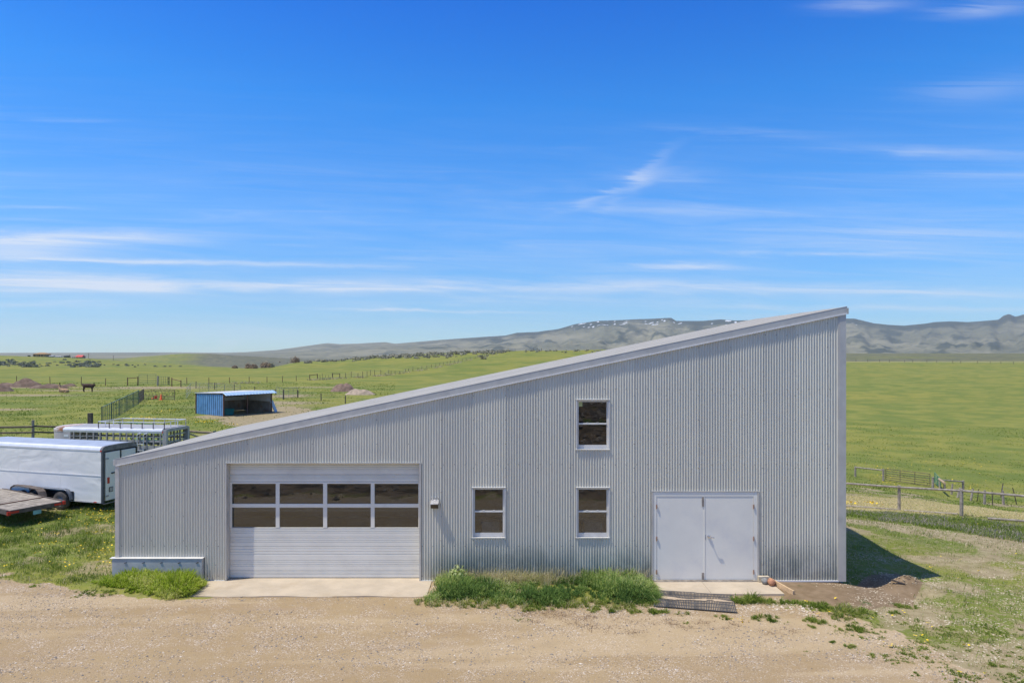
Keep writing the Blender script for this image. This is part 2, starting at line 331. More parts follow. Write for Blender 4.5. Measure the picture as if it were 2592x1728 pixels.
def cover(X, Y):
    """gravel, dirt, straw, lush and sage shares of the ground"""
    X = np.asarray(X, float); Y = np.asarray(Y, float); d = Y - CAMY
    wob = (fbm(X * 1.3, Y * 1.3, 3, 40) - .5)
    gr = sstep(-.25, .35, inpoly(X, Y, GRAV) + wob * .9)
    di = sstep(-.12, .25, inpoly(X, Y, DIRT) + wob * .4); gr = gr * (1 - di) * (1 - .75 * sstep(-.1, .3, inpoly(X, Y, BED)))
    gr = gr * (1 - .55 * sstep(6.5, 9, X) * (Y < 0) * (Y > -8) * sstep(.45, .6, fbm(X * .8, Y * 1.1, 3, 44)))
    nr = np.clip((70 - d) / 40, 0, 1); gr = gr * (1 - sstep(-8, -11, Y + wob * 2))
    patch = fbm(X / 2.2 + 9, Y / 1.6, 4, 50)
    right = (X > 6.3) & (d < 60)
    bare = np.where(right, sstep(.50, .76, patch + .14 * sstep(-1.0, -4.5, Y)) * .72, sstep(.60, .72, patch) * .5 * nr)
    bare = np.maximum(bare, sstep(-.4, .3, inpoly(X, Y, TRACK) + wob * 1.2) * .66)
    bare = np.maximum(bare, sstep(-.8, .5, inpoly(X, Y, SHEDBARE) + wob * 2))
    # worn ground round the gates and heaps of the far paddock
    for (px, py, sx, sy) in [(390, 981, 9, 4), (60, 980, 12, 2.5), (20, 1000, 10, 2), (180, 988, 7, 1.5), (690, 1020, 6, 3), (640, 1030, 6, 2), (20, 1036, 3, 1.2), (800, 980, 5, 1.5), (730, 1002, 3, 3.5)]:
        q = QC[(px, py)]; bare = np.maximum(bare, gauss(X, Y, q[0], q[1], sx, sy) * .8)
    st = sstep(-.7, .2, inpoly(X, Y, STRAW) + wob * 1.5)
    bare = np.maximum(bare, np.where(right, .2, .12) * nr)
    bank = sstep(-8, -11, Y + wob * 2)
    lush = sstep(.45, .62, fbm(X / 5 + 3, Y / 3.5, 4, 60))
    return gr, np.maximum(di, bank * .85), bare, st, lush
QC = {k: G(*k) for k in [(390, 981), (60, 980), (20, 1000), (180, 988), (690, 1020), (640, 1030), (20, 1036), (800, 980), (730, 1002)]}

# ------------------------------------------------------------------ ground mesh
def build_ground():
    cols = [(t, 0) for t in (np.arange(-520, 3113, 6) - CX) / F]
    lo, hi_ = cols[0][0], cols[-1][0]
    cols = [(lo, -o) for o in (1500, 400, 120, 40, 12, 3)] + cols + [(hi_, o) for o in (3, 12, 40, 120, 400, 1500)]
    T_ = np.array([c[0] for c in cols]); O_ = np.array([c[1] for c in cols])
    rows = list(-np.geomspace(1500, 8, 60) + 4) + list(np.linspace(-3, 3.5, 8)) + list(4 * 1.0125 ** np.arange(0, int(math.log(7200 / 4) / math.log(1.0125)) + 1))
    D = np.array(rows); dd = np.maximum(D, 12)
    X = dd[:, None] * T_[None, :] * 1.0 + O_[None, :]; Y = np.repeat((D + CAMY)[:, None], len(cols), 1)
    shp = X.shape; Xf, Yf = X.ravel(), Y.ravel(); Z = hz(Xf, Yf)
    # sink the ground under the barn floor and the pads a little
    inb = (Xf > -10.0) & (Xf < 8.42) & (Yf > .12) & (Yf < 6.6); Z = np.where(inb, np.minimum(Z, -.12), Z)
    for (a, b, c, e) in PADS: Z = np.where((Xf > a) & (Xf < b) & (Yf > c) & (Yf < e), -.06, Z)
    nr, nc = shp
    me = bpy.data.meshes.new('ground'); me.vertices.add(nr * nc)
    co = np.empty((nr * nc, 3), np.float32); co[:, 0] = Xf; co[:, 1] = Yf; co[:, 2] = Z; me.vertices.foreach_set('co', co.ravel())
    i = np.arange(nr * nc).reshape(shp); q = np.stack([i[:-1, :-1], i[:-1, 1:], i[1:, 1:], i[1:, :-1]], -1).reshape(-1, 4)
    me.loops.add(q.size); me.loops.foreach_set('vertex_index', q.ravel().astype(np.int32)); me.polygons.add(len(q))
    me.polygons.foreach_set('loop_start', np.arange(0, q.size, 4, dtype=np.int32)); me.polygons.foreach_set('use_smooth', np.ones(len(q), bool)); me.update()
    gr, di, bare, st, lush = cover(Xf, Yf)
    d = Yf - CAMY; px = CX + F * Xf / np.maximum(d, 4)
    sage = sstep(420, 800, d) * (.35 + .65 * sstep(440, 620, px)) * np.where(px > 2000, 0.35, 1)
    sage = np.maximum(sage, sstep(285, 320, d) * (px > 640) * (px < 1700) * .9)
    pw = px + (fbm(px / 30, d / 120, 3, 66) - .5) * 90 + (d - 1400) * .12
    sage = np.maximum(sage, sstep(900, 1300, d) * (.95 - .62 * sstep(235, 300, pw) * sstep(590, 520, pw) * (d < 1750)))
    sage = np.maximum(sage, sstep(548, 600, d) * (px > 1900) * .62)
    dryl = np.exp(-((d - 540) / 34) ** 2) * (px > 1900)
    crest = CAMZ + (HY - np.interp(px, MT_X, MT_Y)) * 6000 / F
    mt = sstep(2300, 3200, d); hr = np.clip(Z / np.maximum(crest, 1), 0, 1.2)
    forest = mt * sstep(.62, .9, hr + (fbm(px / 40, d / 260, 4, 71) - .5) * .5) * sstep(60, 160, crest)
    forest = np.maximum(forest, mt * sstep(.58, .66, fbm(px / 45 + 5, d / 420, 4, 77)) * sstep(50, 130, crest) * .85)
    snow = mt * sstep(.70, .78, hr + (fbm(px / 9, d / 90, 3, 90) - .5) * .2) * sstep(1.0, .955, hr) * .8 * sstep(.64, .68, fbm(px / 9, d / 60, 4, 91)) * (((px > 1440) & (px < 1730)) + ((px > 1800) & (px < 1890)) + ((px > 2150) & (px < 2200)) * .7 + ((px > 2515) & (px < 2540)) * .7)
    for n_, v_ in (('gravel', gr), ('dirt', di), ('bare', bare), ('straw', st), ('lush', lush), ('sage', np.maximum(sage, dryl * .0)), ('dry', dryl), ('mountain', mt), ('forest', forest), ('snow', snow)):
        a = me.attributes.new(n_, 'FLOAT', 'POINT'); a.data.foreach_set('value', v_.astype(np.float32))
    return me, Z
PADS = [(-7.85, -2.02, -1.15, .25), (3.6, 6.6, -1.0, .25)]

g = Mat('ground_cover')
sp_ = g.node('ShaderNodeSeparateXYZ'); g.l.new(g.coord(), sp_.inputs[0])
fine = g.noise(38, 6, .7); mid = g.noise(3.1, 6, .65); big = g.noise(.35, 5, .6, (.5, 1, 1)); huge = g.noise(.03, 5, .6, (.35, 1, 1)); patchy = g.noise(1.1, 7, .68, (.8, 1.2, 1), dist=.4)
# grass sward
green = g.mix(g.thr(big, .36, .64), (.238, .245, .048), (.165, .190, .034))
green = g.mix(g.math('MULTIPLY', g.thr(huge, .35, .65), .6), green, (.275, .25, .045))
green = g.mix(g.math('MULTIPLY', g.attr('lush'), .5), green, (.085, .15, .022))
green = g.mix(g.math('MULTIPLY', g.thr(mid, .45, .7), .55), green, (.20, .19, .085))
green = g.mix(g.math('MULTIPLY', g.thr(fine, .55, .8), .5), green, (.075, .10, .022))
bare = g.mix(g.thr(mid, .35, .65), (.25, .20, .105), (.36, .295, .17))
bare = g.mix(g.math('MULTIPLY', g.thr(fine, .5, .75), .55), bare, (.54, .455, .31))
c = g.mix(g.thr(g.math('ADD', g.attr('bare'), g.math('MULTIPLY', g.math('SUBTRACT', patchy, .5), 1.3)), .34, .66), green, bare)
speck = g.noise(6.5, 6, .72)
c = g.mix(g.math('MULTIPLY', g.thr(g.math('ADD', g.math('MULTIPLY', g.attr('bare'), .6), speck), .60, .74), .75), c, bare)
straw = g.mix(g.thr(g.noise(9, 5, .7, (.5, 2, 1)), .35, .65), (.44, .34, .15), (.66, .53, .29))
c = g.mix(g.thr(g.math('ADD', g.attr('straw'), g.math('MULTIPLY', g.math('SUBTRACT', patchy, .5), .7)), .30, .50), c, straw)
sagec = g.mix(g.thr(g.noise(.09, 6, .7), .42, .6), (.175, .165, .095), (.085, .095, .065))
c = g.mix(g.thr(g.math('ADD', g.attr('sage'), g.math('MULTIPLY', g.math('SUBTRACT', g.noise(.02, 5, .6, (.4, 1, 1)), .5), .8)), .25, .75), c, sagec)
c = g.mix(g.math('MULTIPLY', g.attr('dry'), .8), c, (.36, .31, .16))
mtc = g.mix(g.thr(g.noise(.0022, 7, .62, (1, .5, 1)), .40, .60), (.15, .15, .095), (.24, .225, .145))
mtc = g.mix(g.math('MULTIPLY', g.thr(g.noise(.006, 6, .7), .5, .62), .6), mtc, (.065, .075, .06))
c = g.mix(g.attr('mountain'), c, mtc)
c = g.mix(g.math('MULTIPLY', g.attr('forest'), .88), c, (.035, .05, .038))
c = g.mix(g.thr(g.attr('snow'), .35, .6), c, (.58, .60, .60))
dirtc = g.mix(g.thr(mid, .3, .7), (.19, .132, .075), (.27, .195, .12))
dirtc = g.mix(g.math('MULTIPLY', g.thr(fine, .58, .8), .6), dirtc, (.36, .29, .21))
dirtc = g.mix(g.math('MULTIPLY', g.thr(sp_.outputs[1], -8.0, -11.0), g.thr(g.noise(1.6, 7, .75, (.6, 1, 1)), .46, .60)), dirtc, (.055, .045, .032))
dirtc = g.mix(g.thr(g.noise(.45, 5, .7, off=(5, 0, 0)), .60, .66), dirtc, (.07, .10, .03))
dirt_f = g.thr(g.math('ADD', g.attr('dirt'), g.math('MULTIPLY', g.math('SUBTRACT', patchy, .5), .5)), .4, .6)
c = g.mix(dirt_f, c, dirtc)
# gravel: pale sandy fines with grey, white and brown stones
vor = g.node('ShaderNodeTexVoronoi'); vor.inputs['Scale'].default_value = 52; g.l.new(g.coord(), vor.inputs['Vector'])
vor2 = g.node('ShaderNodeTexVoronoi'); vor2.inputs['Scale'].default_value = 15; g.l.new(g.coord(), vor2.inputs['Vector'])
sand = g.mix(g.thr(big, .3, .7), (.335, .237, .122), (.40, .295, .160))
sand = g.mix(g.math('MULTIPLY', g.thr(mid, .4, .7), .6), sand, (.36, .26, .15))
sr = g.node('ShaderNodeValToRGB'); g.l.new(vor.outputs['Color'], sr.inputs[0])
for e, (p, cc) in zip([sr.color_ramp.elements[0], sr.color_ramp.elements[1]] + [sr.color_ramp.elements.new(x) for x in (.3, .5, .72)], [(0, (.16, .145, .135)), (1, (.66, .57, .45)), (.3, (.27, .19, .12)), (.5, (.41, .30, .175)), (.72, (.50, .385, .25))]): e.position = p; e.color = (*cc, 1)
stone_f = g.math('MULTIPLY', g.thr(g.math('ADD', g.noise(1.7, 5, .65), g.math('MULTIPLY', g.noise(.5, 3, .5, (.4, 1, 1), off=(2, 2, 0)), .5)), .60, .95), .75)
gravel = g.mix(stone_f, sand, sr.outputs[0])
grit = g.noise(75, 3, .7)
gravel = g.mix(g.math('MULTIPLY', g.thr(grit, .52, .70), .55), gravel, (.24, .18, .12))
grit2 = g.noise(24, 5, .8)
gravel = g.mix(g.math('MULTIPLY', g.thr(grit2, .58, .70), .5), gravel, (.22, .18, .14))
gravel = g.mix(g.math('MULTIPLY', g.thr(grit2, .42, .32), .4), gravel, (.60, .49, .33))
gravel = g.mix(g.math('MULTIPLY', g.thr(grit, .45, .25), .3), gravel, (.62, .50, .33))
trackn = g.noise(.9, 5, .65, (.22, 1.6, 1), dist=.6)
gravel = g.mix(g.math('MULTIPLY', g.thr(trackn, .56, .70), .45), gravel, (.35, .26, .18))
gravel = g.mix(g.math('MULTIPLY', g.thr(g.noise(5, 6, .75, (.6, 1.6, 1), off=(8, 1, 0)), .60, .68), .6), gravel, (.24, .18, .115))
rut = g.noise(.28, 4, .6, (.16, 1.5, 1), dist=.5, off=(0, 3, 0))
gravel = g.mix(g.math('MULTIPLY', g.thr(rut, .50, .58), .5), gravel, (.50, .385, .235))
gravel = g.mix(g.math('MULTIPLY', g.thr(g.noise(.8, 7, .7, (.7, 1.3, 1), off=(4, 9, 0)), .56, .68), .45), gravel, (.33, .25, .155))
c = g.mix(g.thr(g.math('ADD', g.attr('gravel'), g.math('MULTIPLY', g.math('SUBTRACT', g.math('ADD', patchy, g.math('MULTIPLY', speck, .8)), .9), 1.0)), .36, .56), c, gravel)
bh = g.math('ADD', g.math('MULTIPLY', fine, .6), g.math('ADD', mid, g.math('MULTIPLY', vor.outputs['Distance'], -.5)))
g.bump(bh, .5, .02)
g.fin(c, .95, 0, .15)
me, GZ = build_ground()
ground = tag(mesh_obj('ground', me, g.m), kind='structure')
ZMIN, ZMAX = float(GZ.min()), float(GZ.max())

# ------------------------------------------------------------------ materials
def cladding_mat():
    m = Mat('galvanised_cladding'); info = m.node('ShaderNodeObjectInfo').outputs['Random']
    sp = m.node('ShaderNodeSeparateXYZ'); m.l.new(m.coord(), sp.inputs[0]); z = sp.outputs[2]; x = sp.outputs[0]
    n = m.noise(1.3, 6, .65, (1, 1, .4)); sn = m.noise(14, 5, .7, (1, 1, .25))
    c = m.mix(n, (.68, .65, .53), (.82, .785, .645)); c = m.mix(m.math('MULTIPLY', m.thr(sn, .4, .75), .3), c, (.48, .47, .42))
    c = m.mix(m.math('MULTIPLY', info, .38), c, (.50, .49, .43))
    # splash grime and algae low on the wall, in blotches
    low = m.math('SUBTRACT', 1.0, m.thr(m.math('ADD', z, m.math('MULTIPLY', m.noise(.9, 5, .7, (1, 1, .6)), .9)), .62, 1.55))
    xm = m.thr(x, -2.9, -1.2)
    blot = m.thr(m.noise(1.1, 6, .7, (1, 1, .8), off=(3, 0, 2)), .34, .62)
    c = m.mix(m.math('MULTIPLY', m.math('MULTIPLY', low, xm), m.math('MULTIPLY_ADD', blot, .50, .20)), c, (.085, .13, .115))
    dust = m.math('MULTIPLY', m.math('SUBTRACT', 1.0, m.thr(z, .02, .5)), m.thr(m.noise(2.4, 5, .7), .35, .65)); c = m.mix(m.math('MULTIPLY', dust, .35), c, (.42, .36, .26))
    c = m.mix(m.math('MULTIPLY', m.thr(m.noise(3.5, 6, .75, (1, 1, .15), off=(0, 0, 9)), .62, .75), .35), c, (.30, .29, .27))
    m.bump(m.noise(2.2, 3, .5, (1, 1, .3)), .12, .03)
    r = m.math('MULTIPLY_ADD', sn, .18, .34)
    return m.fin(c, r, .12, .5)
M = {}
M['clad'] = cladding_mat()
M['trim'] = simple('galvanised_trim', (.58, .555, .49), .42, .2, .08, 2.5, dirt=(.36, .35, .33), dirt_amt=.4)
M['drip'] = simple('bright_edge_flashing', (.80, .785, .73), .45, .0, .05)  # bright tone paints in the sun caught along the drip edge
M['roofm'] = simple('roof_sheet_metal', (.36, .345, .305), .7, .0, .08, .9, dirt=(.40, .37, .30), dirt_amt=.4)
M['white'] = simple('white_door_paint', (.81, .775, .66), .45, 0, .04, 2, dirt=(.55, .51, .45), dirt_amt=.25)
M['doorw'] = simple('white_steel_door_paint', (.86, .82, .70), .5, 0, .03, 1.3, dirt=(.62, .61, .60), dirt_amt=.35)
M['frame'] = simple('white_window_frame', (.68, .66, .60), .4, 0, .05, 4, dirt=(.5, .45, .38), dirt_amt=.3)
M['conc'] = simple('pale_concrete', (.50, .415, .30), .9, 0, .10, 1.6, .25, 60, dirt=(.40, .31, .20), dirt_amt=.6)
M['stem'] = simple('painted_foundation_concrete', (.47, .47, .45), .85, 0, .14, 2, .2, 12, dirt=(.30, .29, .27), dirt_amt=.7)
M['dark'] = simple('dark_interior', (.05, .045, .04), .9)
M['screw'] = simple('screw_heads', (.10, .10, .10), .6)
M['rubber'] = simple('black_rubber', (.030, .030, .032), .8, 0, .3, 8, .2, 60)
M['tyre'] = simple('dusty_tyre_rubber', (.085, .075, .065), .85, 0, .3, 9, .3, 60)
M['rim'] = simple('grey_steel_rim', (.42, .42, .43), .45, .4, .2, 6, dirt=(.2, .12, .07), dirt_amt=.5)
M['wood'] = simple('weathered_grey_wood', (.31, .27, .22), .9, 0, .3, 6, .5, 30, stretch=(1, 1, 1), dirt=(.12, .10, .08), dirt_amt=.5)
M['wooddark'] = simple('dark_weathered_wood', (.10, .078, .06), .9, 0, .3, 6, .5, 30)
M['woodtan'] = simple('peeled_tan_log', (.46, .33, .20), .85, 0, .2, 5, .4, 30)
M['lumber'] = simple('new_lumber', (.60, .42, .24), .8, 0, .15, 6, .3, 40)
M['rustpost'] = simple('rusty_steel_post', (.13, .065, .045), .85, 0, .3, 9)
M['greenpost'] = simple('dark_green_paint', (.075, .12, .075), .6, 0, .25, 6, dirt=(.14, .10, .07), dirt_amt=.6)
M['palegreen'] = simple('faded_green_pipe', (.19, .27, .19), .6, 0, .2, 5)
M['greengate'] = simple('green_gate_paint', (.05, .20, .10), .5, 0, .2, 5, dirt=(.15, .11, .07), dirt_amt=.5)
M['pipe'] = simple('rusty_brown_pipe', (.12, .095, .08), .7, .2, .3, 9)
M['wire'] = simple('galvanised_wire', (.28, .28, .27), .6, .5)
M['tr_side'] = None
M['red'] = simple('red_lens', (.55, .03, .02), .3)
M['orange'] = simple('orange_plastic', (.85, .13, .02), .5)
M['redpl'] = simple('red_plastic', (.90, .03, .015), .45)
M['black'] = simple('black_paint', (.02, .02, .022), .45)
M['blue'] = simple('blue_ribbed_steel', (.13, .31, .54), .45, .1, .18, 2, dirt=(.22, .36, .54), dirt_amt=.5)
M['bluedk'] = simple('blue_roof_steel', (.36, .52, .70), .4, .2, .1, 2)
M['snowrf'] = simple('pale_grey_sheet', (.60, .60, .58), .6, .1, .15, 2)
M['llama_tan'] = simple('tan_fleece', (.42, .27, .15), .95, 0, .25, 6, .6, 25)
M['llama_dark'] = simple('dark_brown_fleece', (.075, .04, .028), .95, 0, .35, 7, .6, 25)
M['mound'] = simple('dark_heaped_soil', (.15, .10, .07), .95, 0, .3, 1.2, .9, 5, dirt=(.30, .25, .17), dirt_amt=.6)
M['teal'] = simple('teal_plastic', (.02, .20, .17), .5)
M['alu'] = simple('weathered_aluminium', (.42, .40, .37), .5, .2, .14, 3, dirt=(.42, .38, .34), dirt_amt=.5)
M['slate'] = simple('slate_grey_paint', (.07, .075, .085), .5)
M['stake'] = simple('dull_grey_steel', (.33, .31, .28), .6, .1, .15, 4)
M['alutop'] = simple('bright_roof_rail', (.78, .78, .78), .35, .2, .08, 3)
M['tan'] = simple('tan_house_wall', (.40, .27, .13), .8)
M['redroof'] = simple('red_metal_roof', (.62, .06, .04), .5)

def glass_mat():
    m = Mat('window_glass'); m.n.remove(m.b)
    t = m.node('ShaderNodeBsdfTransparent'); t.inputs[0].default_value = (.62, .64, .62, 1)
    gl = m.node('ShaderNodeBsdfGlossy'); gl.inputs['Roughness'].default_value = .015; gl.inputs['Color'].default_value = (.92, .95, 1, 1)
    bn = m.node('ShaderNodeBump'); bn.inputs['Strength'].default_value = .02; bn.inputs['Distance'].default_value = .05; m.l.new(m.noise(1.5, 2), bn.inputs['Height']); m.l.new(bn.outputs[0], gl.inputs['Normal'])
    fr = m.node('ShaderNodeFresnel'); fr.inputs[0].default_value = 1.5
    f = m.math('MULTIPLY_ADD', fr.outputs[0], 1.2, .05)
    df = m.node('ShaderNodeBsdfDiffuse'); df.inputs[0].default_value = (.42, .40, .36, 1)
    mx = m.node('ShaderNodeMixShader'); m.l.new(f, mx.inputs[0]); m.l.new(t.outputs[0], mx.inputs[1]); m.l.new(gl.outputs[0], mx.inputs[2])
    mx2 = m.node('ShaderNodeMixShader'); m.set(mx2.inputs[0], m.math('MULTIPLY', m.thr(m.noise(2.5, 6, .7), .35, .8), .035)); m.l.new(mx.outputs[0], mx2.inputs[1]); m.l.new(df.outputs[0], mx2.inputs[2])
    m.l.new(mx2.outputs[0], m.o.inputs[0]); return m.m
M['glass'] = glass_mat()

# ------------------------------------------------------------------ barn
XL, XR, DEP = -10.03, 8.44, 6.75
def rooftop(x): return 3.06 + (x + 10.04) * .2083
barn = empty('metal_barn', (0, 0, 0), 0, 'corrugated galvanised barn with a single sloping roof, garage door and white double doors', 'barn')
PER = .0678; AMP = .0138
OPEN = [(-7.23, -2.33, -1, 2.96), (-1.012, -.163, 1.095, 2.34), (1.619, 2.47, 1.095, 2.34), (1.619, 2.47, 3.32, 4.56), (3.56, 6.22, -1, 2.245)]
def corr_panel(x0, x1, k, topf, botf, opens, back=False):
    segs = 8; xs = list(np.arange(round(x0 / PER * segs), round(x1 / PER * segs) + 1) * PER / segs)
    for o in opens:
        for e in o[:2]:
            if x0 < e < x1: xs.append(e)
    xs.append(-7.79) if x0 < -7.79 < x1 else None
    xs = sorted(set(round(x, 5) for x in xs)); mb = MB(); mb.smooth = True
    off = -.004 * (k % 2)
    yy = lambda x: AMP * math.cos(2 * math.pi * x / PER) + off
    for a, b in zip(xs[:-1], xs[1:]):
        if b - a < 1e-4: continue
        m_ = (a + b) / 2; iv = [(botf(m_), None)]; cuts = sorted([(o[2], o[3]) for o in opens if o[0] < m_ < o[1]])
        cur = botf(m_); parts = []
        for c0, c1 in cuts:
            if c0 > cur: parts.append((cur, c0, False))
            cur = max(cur, c1)
        parts.append((cur, None, True))
        for z0, z1, top in parts:
            za, zb = (topf(a), topf(b)) if top else (z1, z1)
            mb.add([(a, yy(a), z0), (b, yy(b), z0), (b, yy(b), zb), (a, yy(a), za)], [(0, 1, 2, 3)])
    return mb
def weld(o, ang=.9):
    bm = bmesh.new(); bm.from_mesh(o.data); bmesh.ops.remove_doubles(bm, verts=bm.verts, dist=1e-5)
    for f in bm.faces: f.smooth = True
    bm.to_mesh(o.data); bm.free()
PW = PER * 12; x = -9.93; k = 0
botf = lambda x: .592 if x < -7.79 else .004
seams = []
while x < 8.27 - .01:
    x1 = min(x + PW, 8.27)
    mb = corr_panel(x, x1, k, lambda q: rooftop(q) - .13, botf, OPEN)
    o = mb.build('cladding_panel', M['clad'], barn, recalc=False); weld(o)
    seams.append(x1); x = x1; k += 1
# screw heads
mb = MB()
def scr(x, z):
    for o in OPEN:
        if o[0] - .03 < x < o[1] + .03 and o[2] - .02 < z < o[3] + .02: return
    if z > rooftop(x) - .2 or z < botf(x) + .03: return
    y = AMP * math.cos(2 * math.pi * x / PER) - .008
    r = .011; mb.add([(x + r * math.cos(t), y, z + r * math.sin(t)) for t in [i * math.pi / 3 for i in range(6)]] + [(x, y - .006, z)], [(i, (i + 1) % 6, 6) for i in range(6)])
rows = [.35, 1.35, 2.86 + .0, 3.9, 4.95, 6.0] 
for z in [.12, .87, 2.93, 4.83, 6.2]:
    xx = (round(-9.9 / PER) + .5) * PER
    while xx < 8.25: scr(xx, z + random.uniform(-.006, .006)); xx += PER * 4
for sx in seams:
    z = .4
    while z < 7: scr(sx + random.uniform(-.004, .004), z); z += .61
tag(mb.build('screw_heads', M['screw'], barn), kind='stuff')
# trims
f_ = MB(); f_.box(XL, -9.93, -.035, .12, .60, rooftop(XL) - .135); f_.build('corner_trim', M['trim'], barn)
f_ = MB(); f_.box(8.27, XR, -.035, .12, -.02, 6.72); f_.build('corner_trim', M['trim'], barn)
f_ = MB(); f_.box(8.235, 8.268, -.028, .01, 0, 6.70); f_.build('corner_trim_lip', M['trim'], barn)
f_ = MB(); f_.extr([(-10.04, rooftop(-10.04)), (8.46, rooftop(8.46)), (8.46, rooftop(8.46) - .15), (-10.0, rooftop(-10.0) - .15)], 'y', -.044, -.018); f_.build('rake_trim', M['trim'], barn)
f_ = MB(); f_.extr([(-10.0, rooftop(-10.0) - .152), (8.46, rooftop(8.46) - .152), (8.46, rooftop(8.46) - .186), (-10.0, rooftop(-10.0) - .175)], 'y', -.058, -.0185); 
f_.v = [(a, b - .0 , c) for a, b, c in f_.v]; f_.build('drip_edge', M['drip'], barn)
f_ = MB(); f_.extr([(-10.05, rooftop(-10.05) + .012), (8.465, rooftop(8.465) + .012), (8.465, rooftop(8.465) + .001), (-10.05, rooftop(-10.05) + .001)], 'y', -.048, .06); f_.build('rake_cap', M['roofm'], barn)
f_ = MB(); f_.box(-10.07, -10.0, -.05, DEP, rooftop(-10.05) - .14, rooftop(-10.05) - .012); f_.build('eave_trim', M['trim'], barn)
f_ = MB(); f_.box(8.467, 8.50, -.05, DEP, rooftop(8.46) - .18, rooftop(8.46) - .03); f_.build('eave_trim', M['trim'], barn)
# roof sheets running down the slope
yy0 = .062; k = 0
while yy0 < DEP - .02:
    yy1 = min(yy0 + PW, DEP); mb = MB(); ys = np.linspace(yy0, yy1, 97 if yy1 - yy0 > .7 else 49)
    zs = .006 + AMP * np.cos(2 * np.pi * ys / PER) + .002 * (k % 2)
    vs = []
    for xx in (-10.06, -4, 2, 8.47): vs += [(xx, y_, rooftop(xx) + z_ - .012) for y_, z_ in zip(ys, zs)]
    n = len(ys); mb.add(vs, [(r * n + i, (r + 1) * n + i, (r + 1) * n + i + 1, r * n + i + 1) for r in range(3) for i in range(n - 1)])
    o = mb.build('roof_sheet', M['roofm'], barn, recalc=False); weld(o); yy0 = yy1; k += 1
f_ = MB(); f_.extr([(-10.0, rooftop(-10.0) - .04), (8.44, rooftop(8.44) - .04), (8.44, rooftop(8.44) - .12), (-10.0, rooftop(-10.0) - .12)], 'y', .02, DEP - .02); f_.build('roof_deck', M['dark'], barn)
# hidden walls: side, rear, floor, sheathing behind the cladding
f_ = MB(); f_.extr([(.03, 0), (DEP - .08, 0), (DEP - .08, rooftop(XL) - .13), (.03, rooftop(XL) - .13)], 'x', XL + .02, XL + .10); f_.build('side_wall', M['clad'], barn)
f_ = MB(); f_.extr([(.13, -.4), (DEP - .08, -.4), (DEP - .08, rooftop(8.3) - .13), (.13, rooftop(8.3) - .13)], 'x', 8.34, 8.43); f_.build('side_wall', M['clad'], barn)
f_ = MB(); f_.extr([(XL + .02, 0), (8.43, -.4), (8.43, rooftop(8.43) - .14), (XL + .02, rooftop(XL) - .14)], 'y', DEP - .079, DEP - .02); f_.build('rear_wall', M['clad'], barn)
f_ = MB(); f_.box(-9.9, 8.3, .20, DEP - .1, -.2, -.012); f_.build('barn_floor', M['dark'], barn)
# sheathing pieces round the openings
f_ = MB(); bx = [-9.92, -7.23, -2.33, -1.012, -.163, 1.619, 2.47, 3.56, 6.22, 8.26]
for a, b in zip(bx[:-1], bx[1:]):
    cuts = sorted([(o[2], o[3]) for o in OPEN if o[0] < (a + b) / 2 < o[1]]); cur = .02
    for c0, c1 in cuts:
        if c0 > cur: f_.box(a, b, .02, .15, cur, c0)
        cur = max(cur, c1)
    za, zb = rooftop(a) - .15, rooftop(b) - .15
    f_.add([(a, .02, cur), (b, .02, cur), (b, .15, cur), (a, .15, cur), (a, .02, za), (b, .02, zb), (b, .15, zb), (a, .15, za)], [(0, 3, 2, 1), (4, 5, 6, 7), (0, 1, 5, 4), (1, 2, 6, 5), (2, 3, 7, 6), (3, 0, 4, 7)])
f_.build('sheathing', M['dark'], barn)
# foundation step at the left end
f_ = MB(); f_.cbox(-10.06, -7.80, -.11, .02, -.3, .572, .012); stem = f_.build('foundation_wall', M['stem'], barn)
f_ = MB(); f_.extr([(-.12, .580), (.0, .590), (.0, .597), (-.125, .587)], 'x', -10.12, -7.78); f_.build('ledge_flashing', M['frame'], stem)
for i in range(9):
    xx = -9.75 + (i % 5) * .45 + (i // 5) * .22; zz = .47 if i < 5 else .25
    f_ = MB(); f_.bar((xx, -.111, zz), (xx + .06, -.118, zz + .022), .02, .014); f_.build('tie_hole', M['wooddark'], stem)
# bottom flashings
for a, b in ((-7.78, -7.23), (-2.33, -1.85), (3.13, 3.56), (6.22, 8.26)):
    f_ = MB(); f_.box(a, b, -.03, .0, -.03, .006); f_.build('base_flashing', M['drip'], barn)

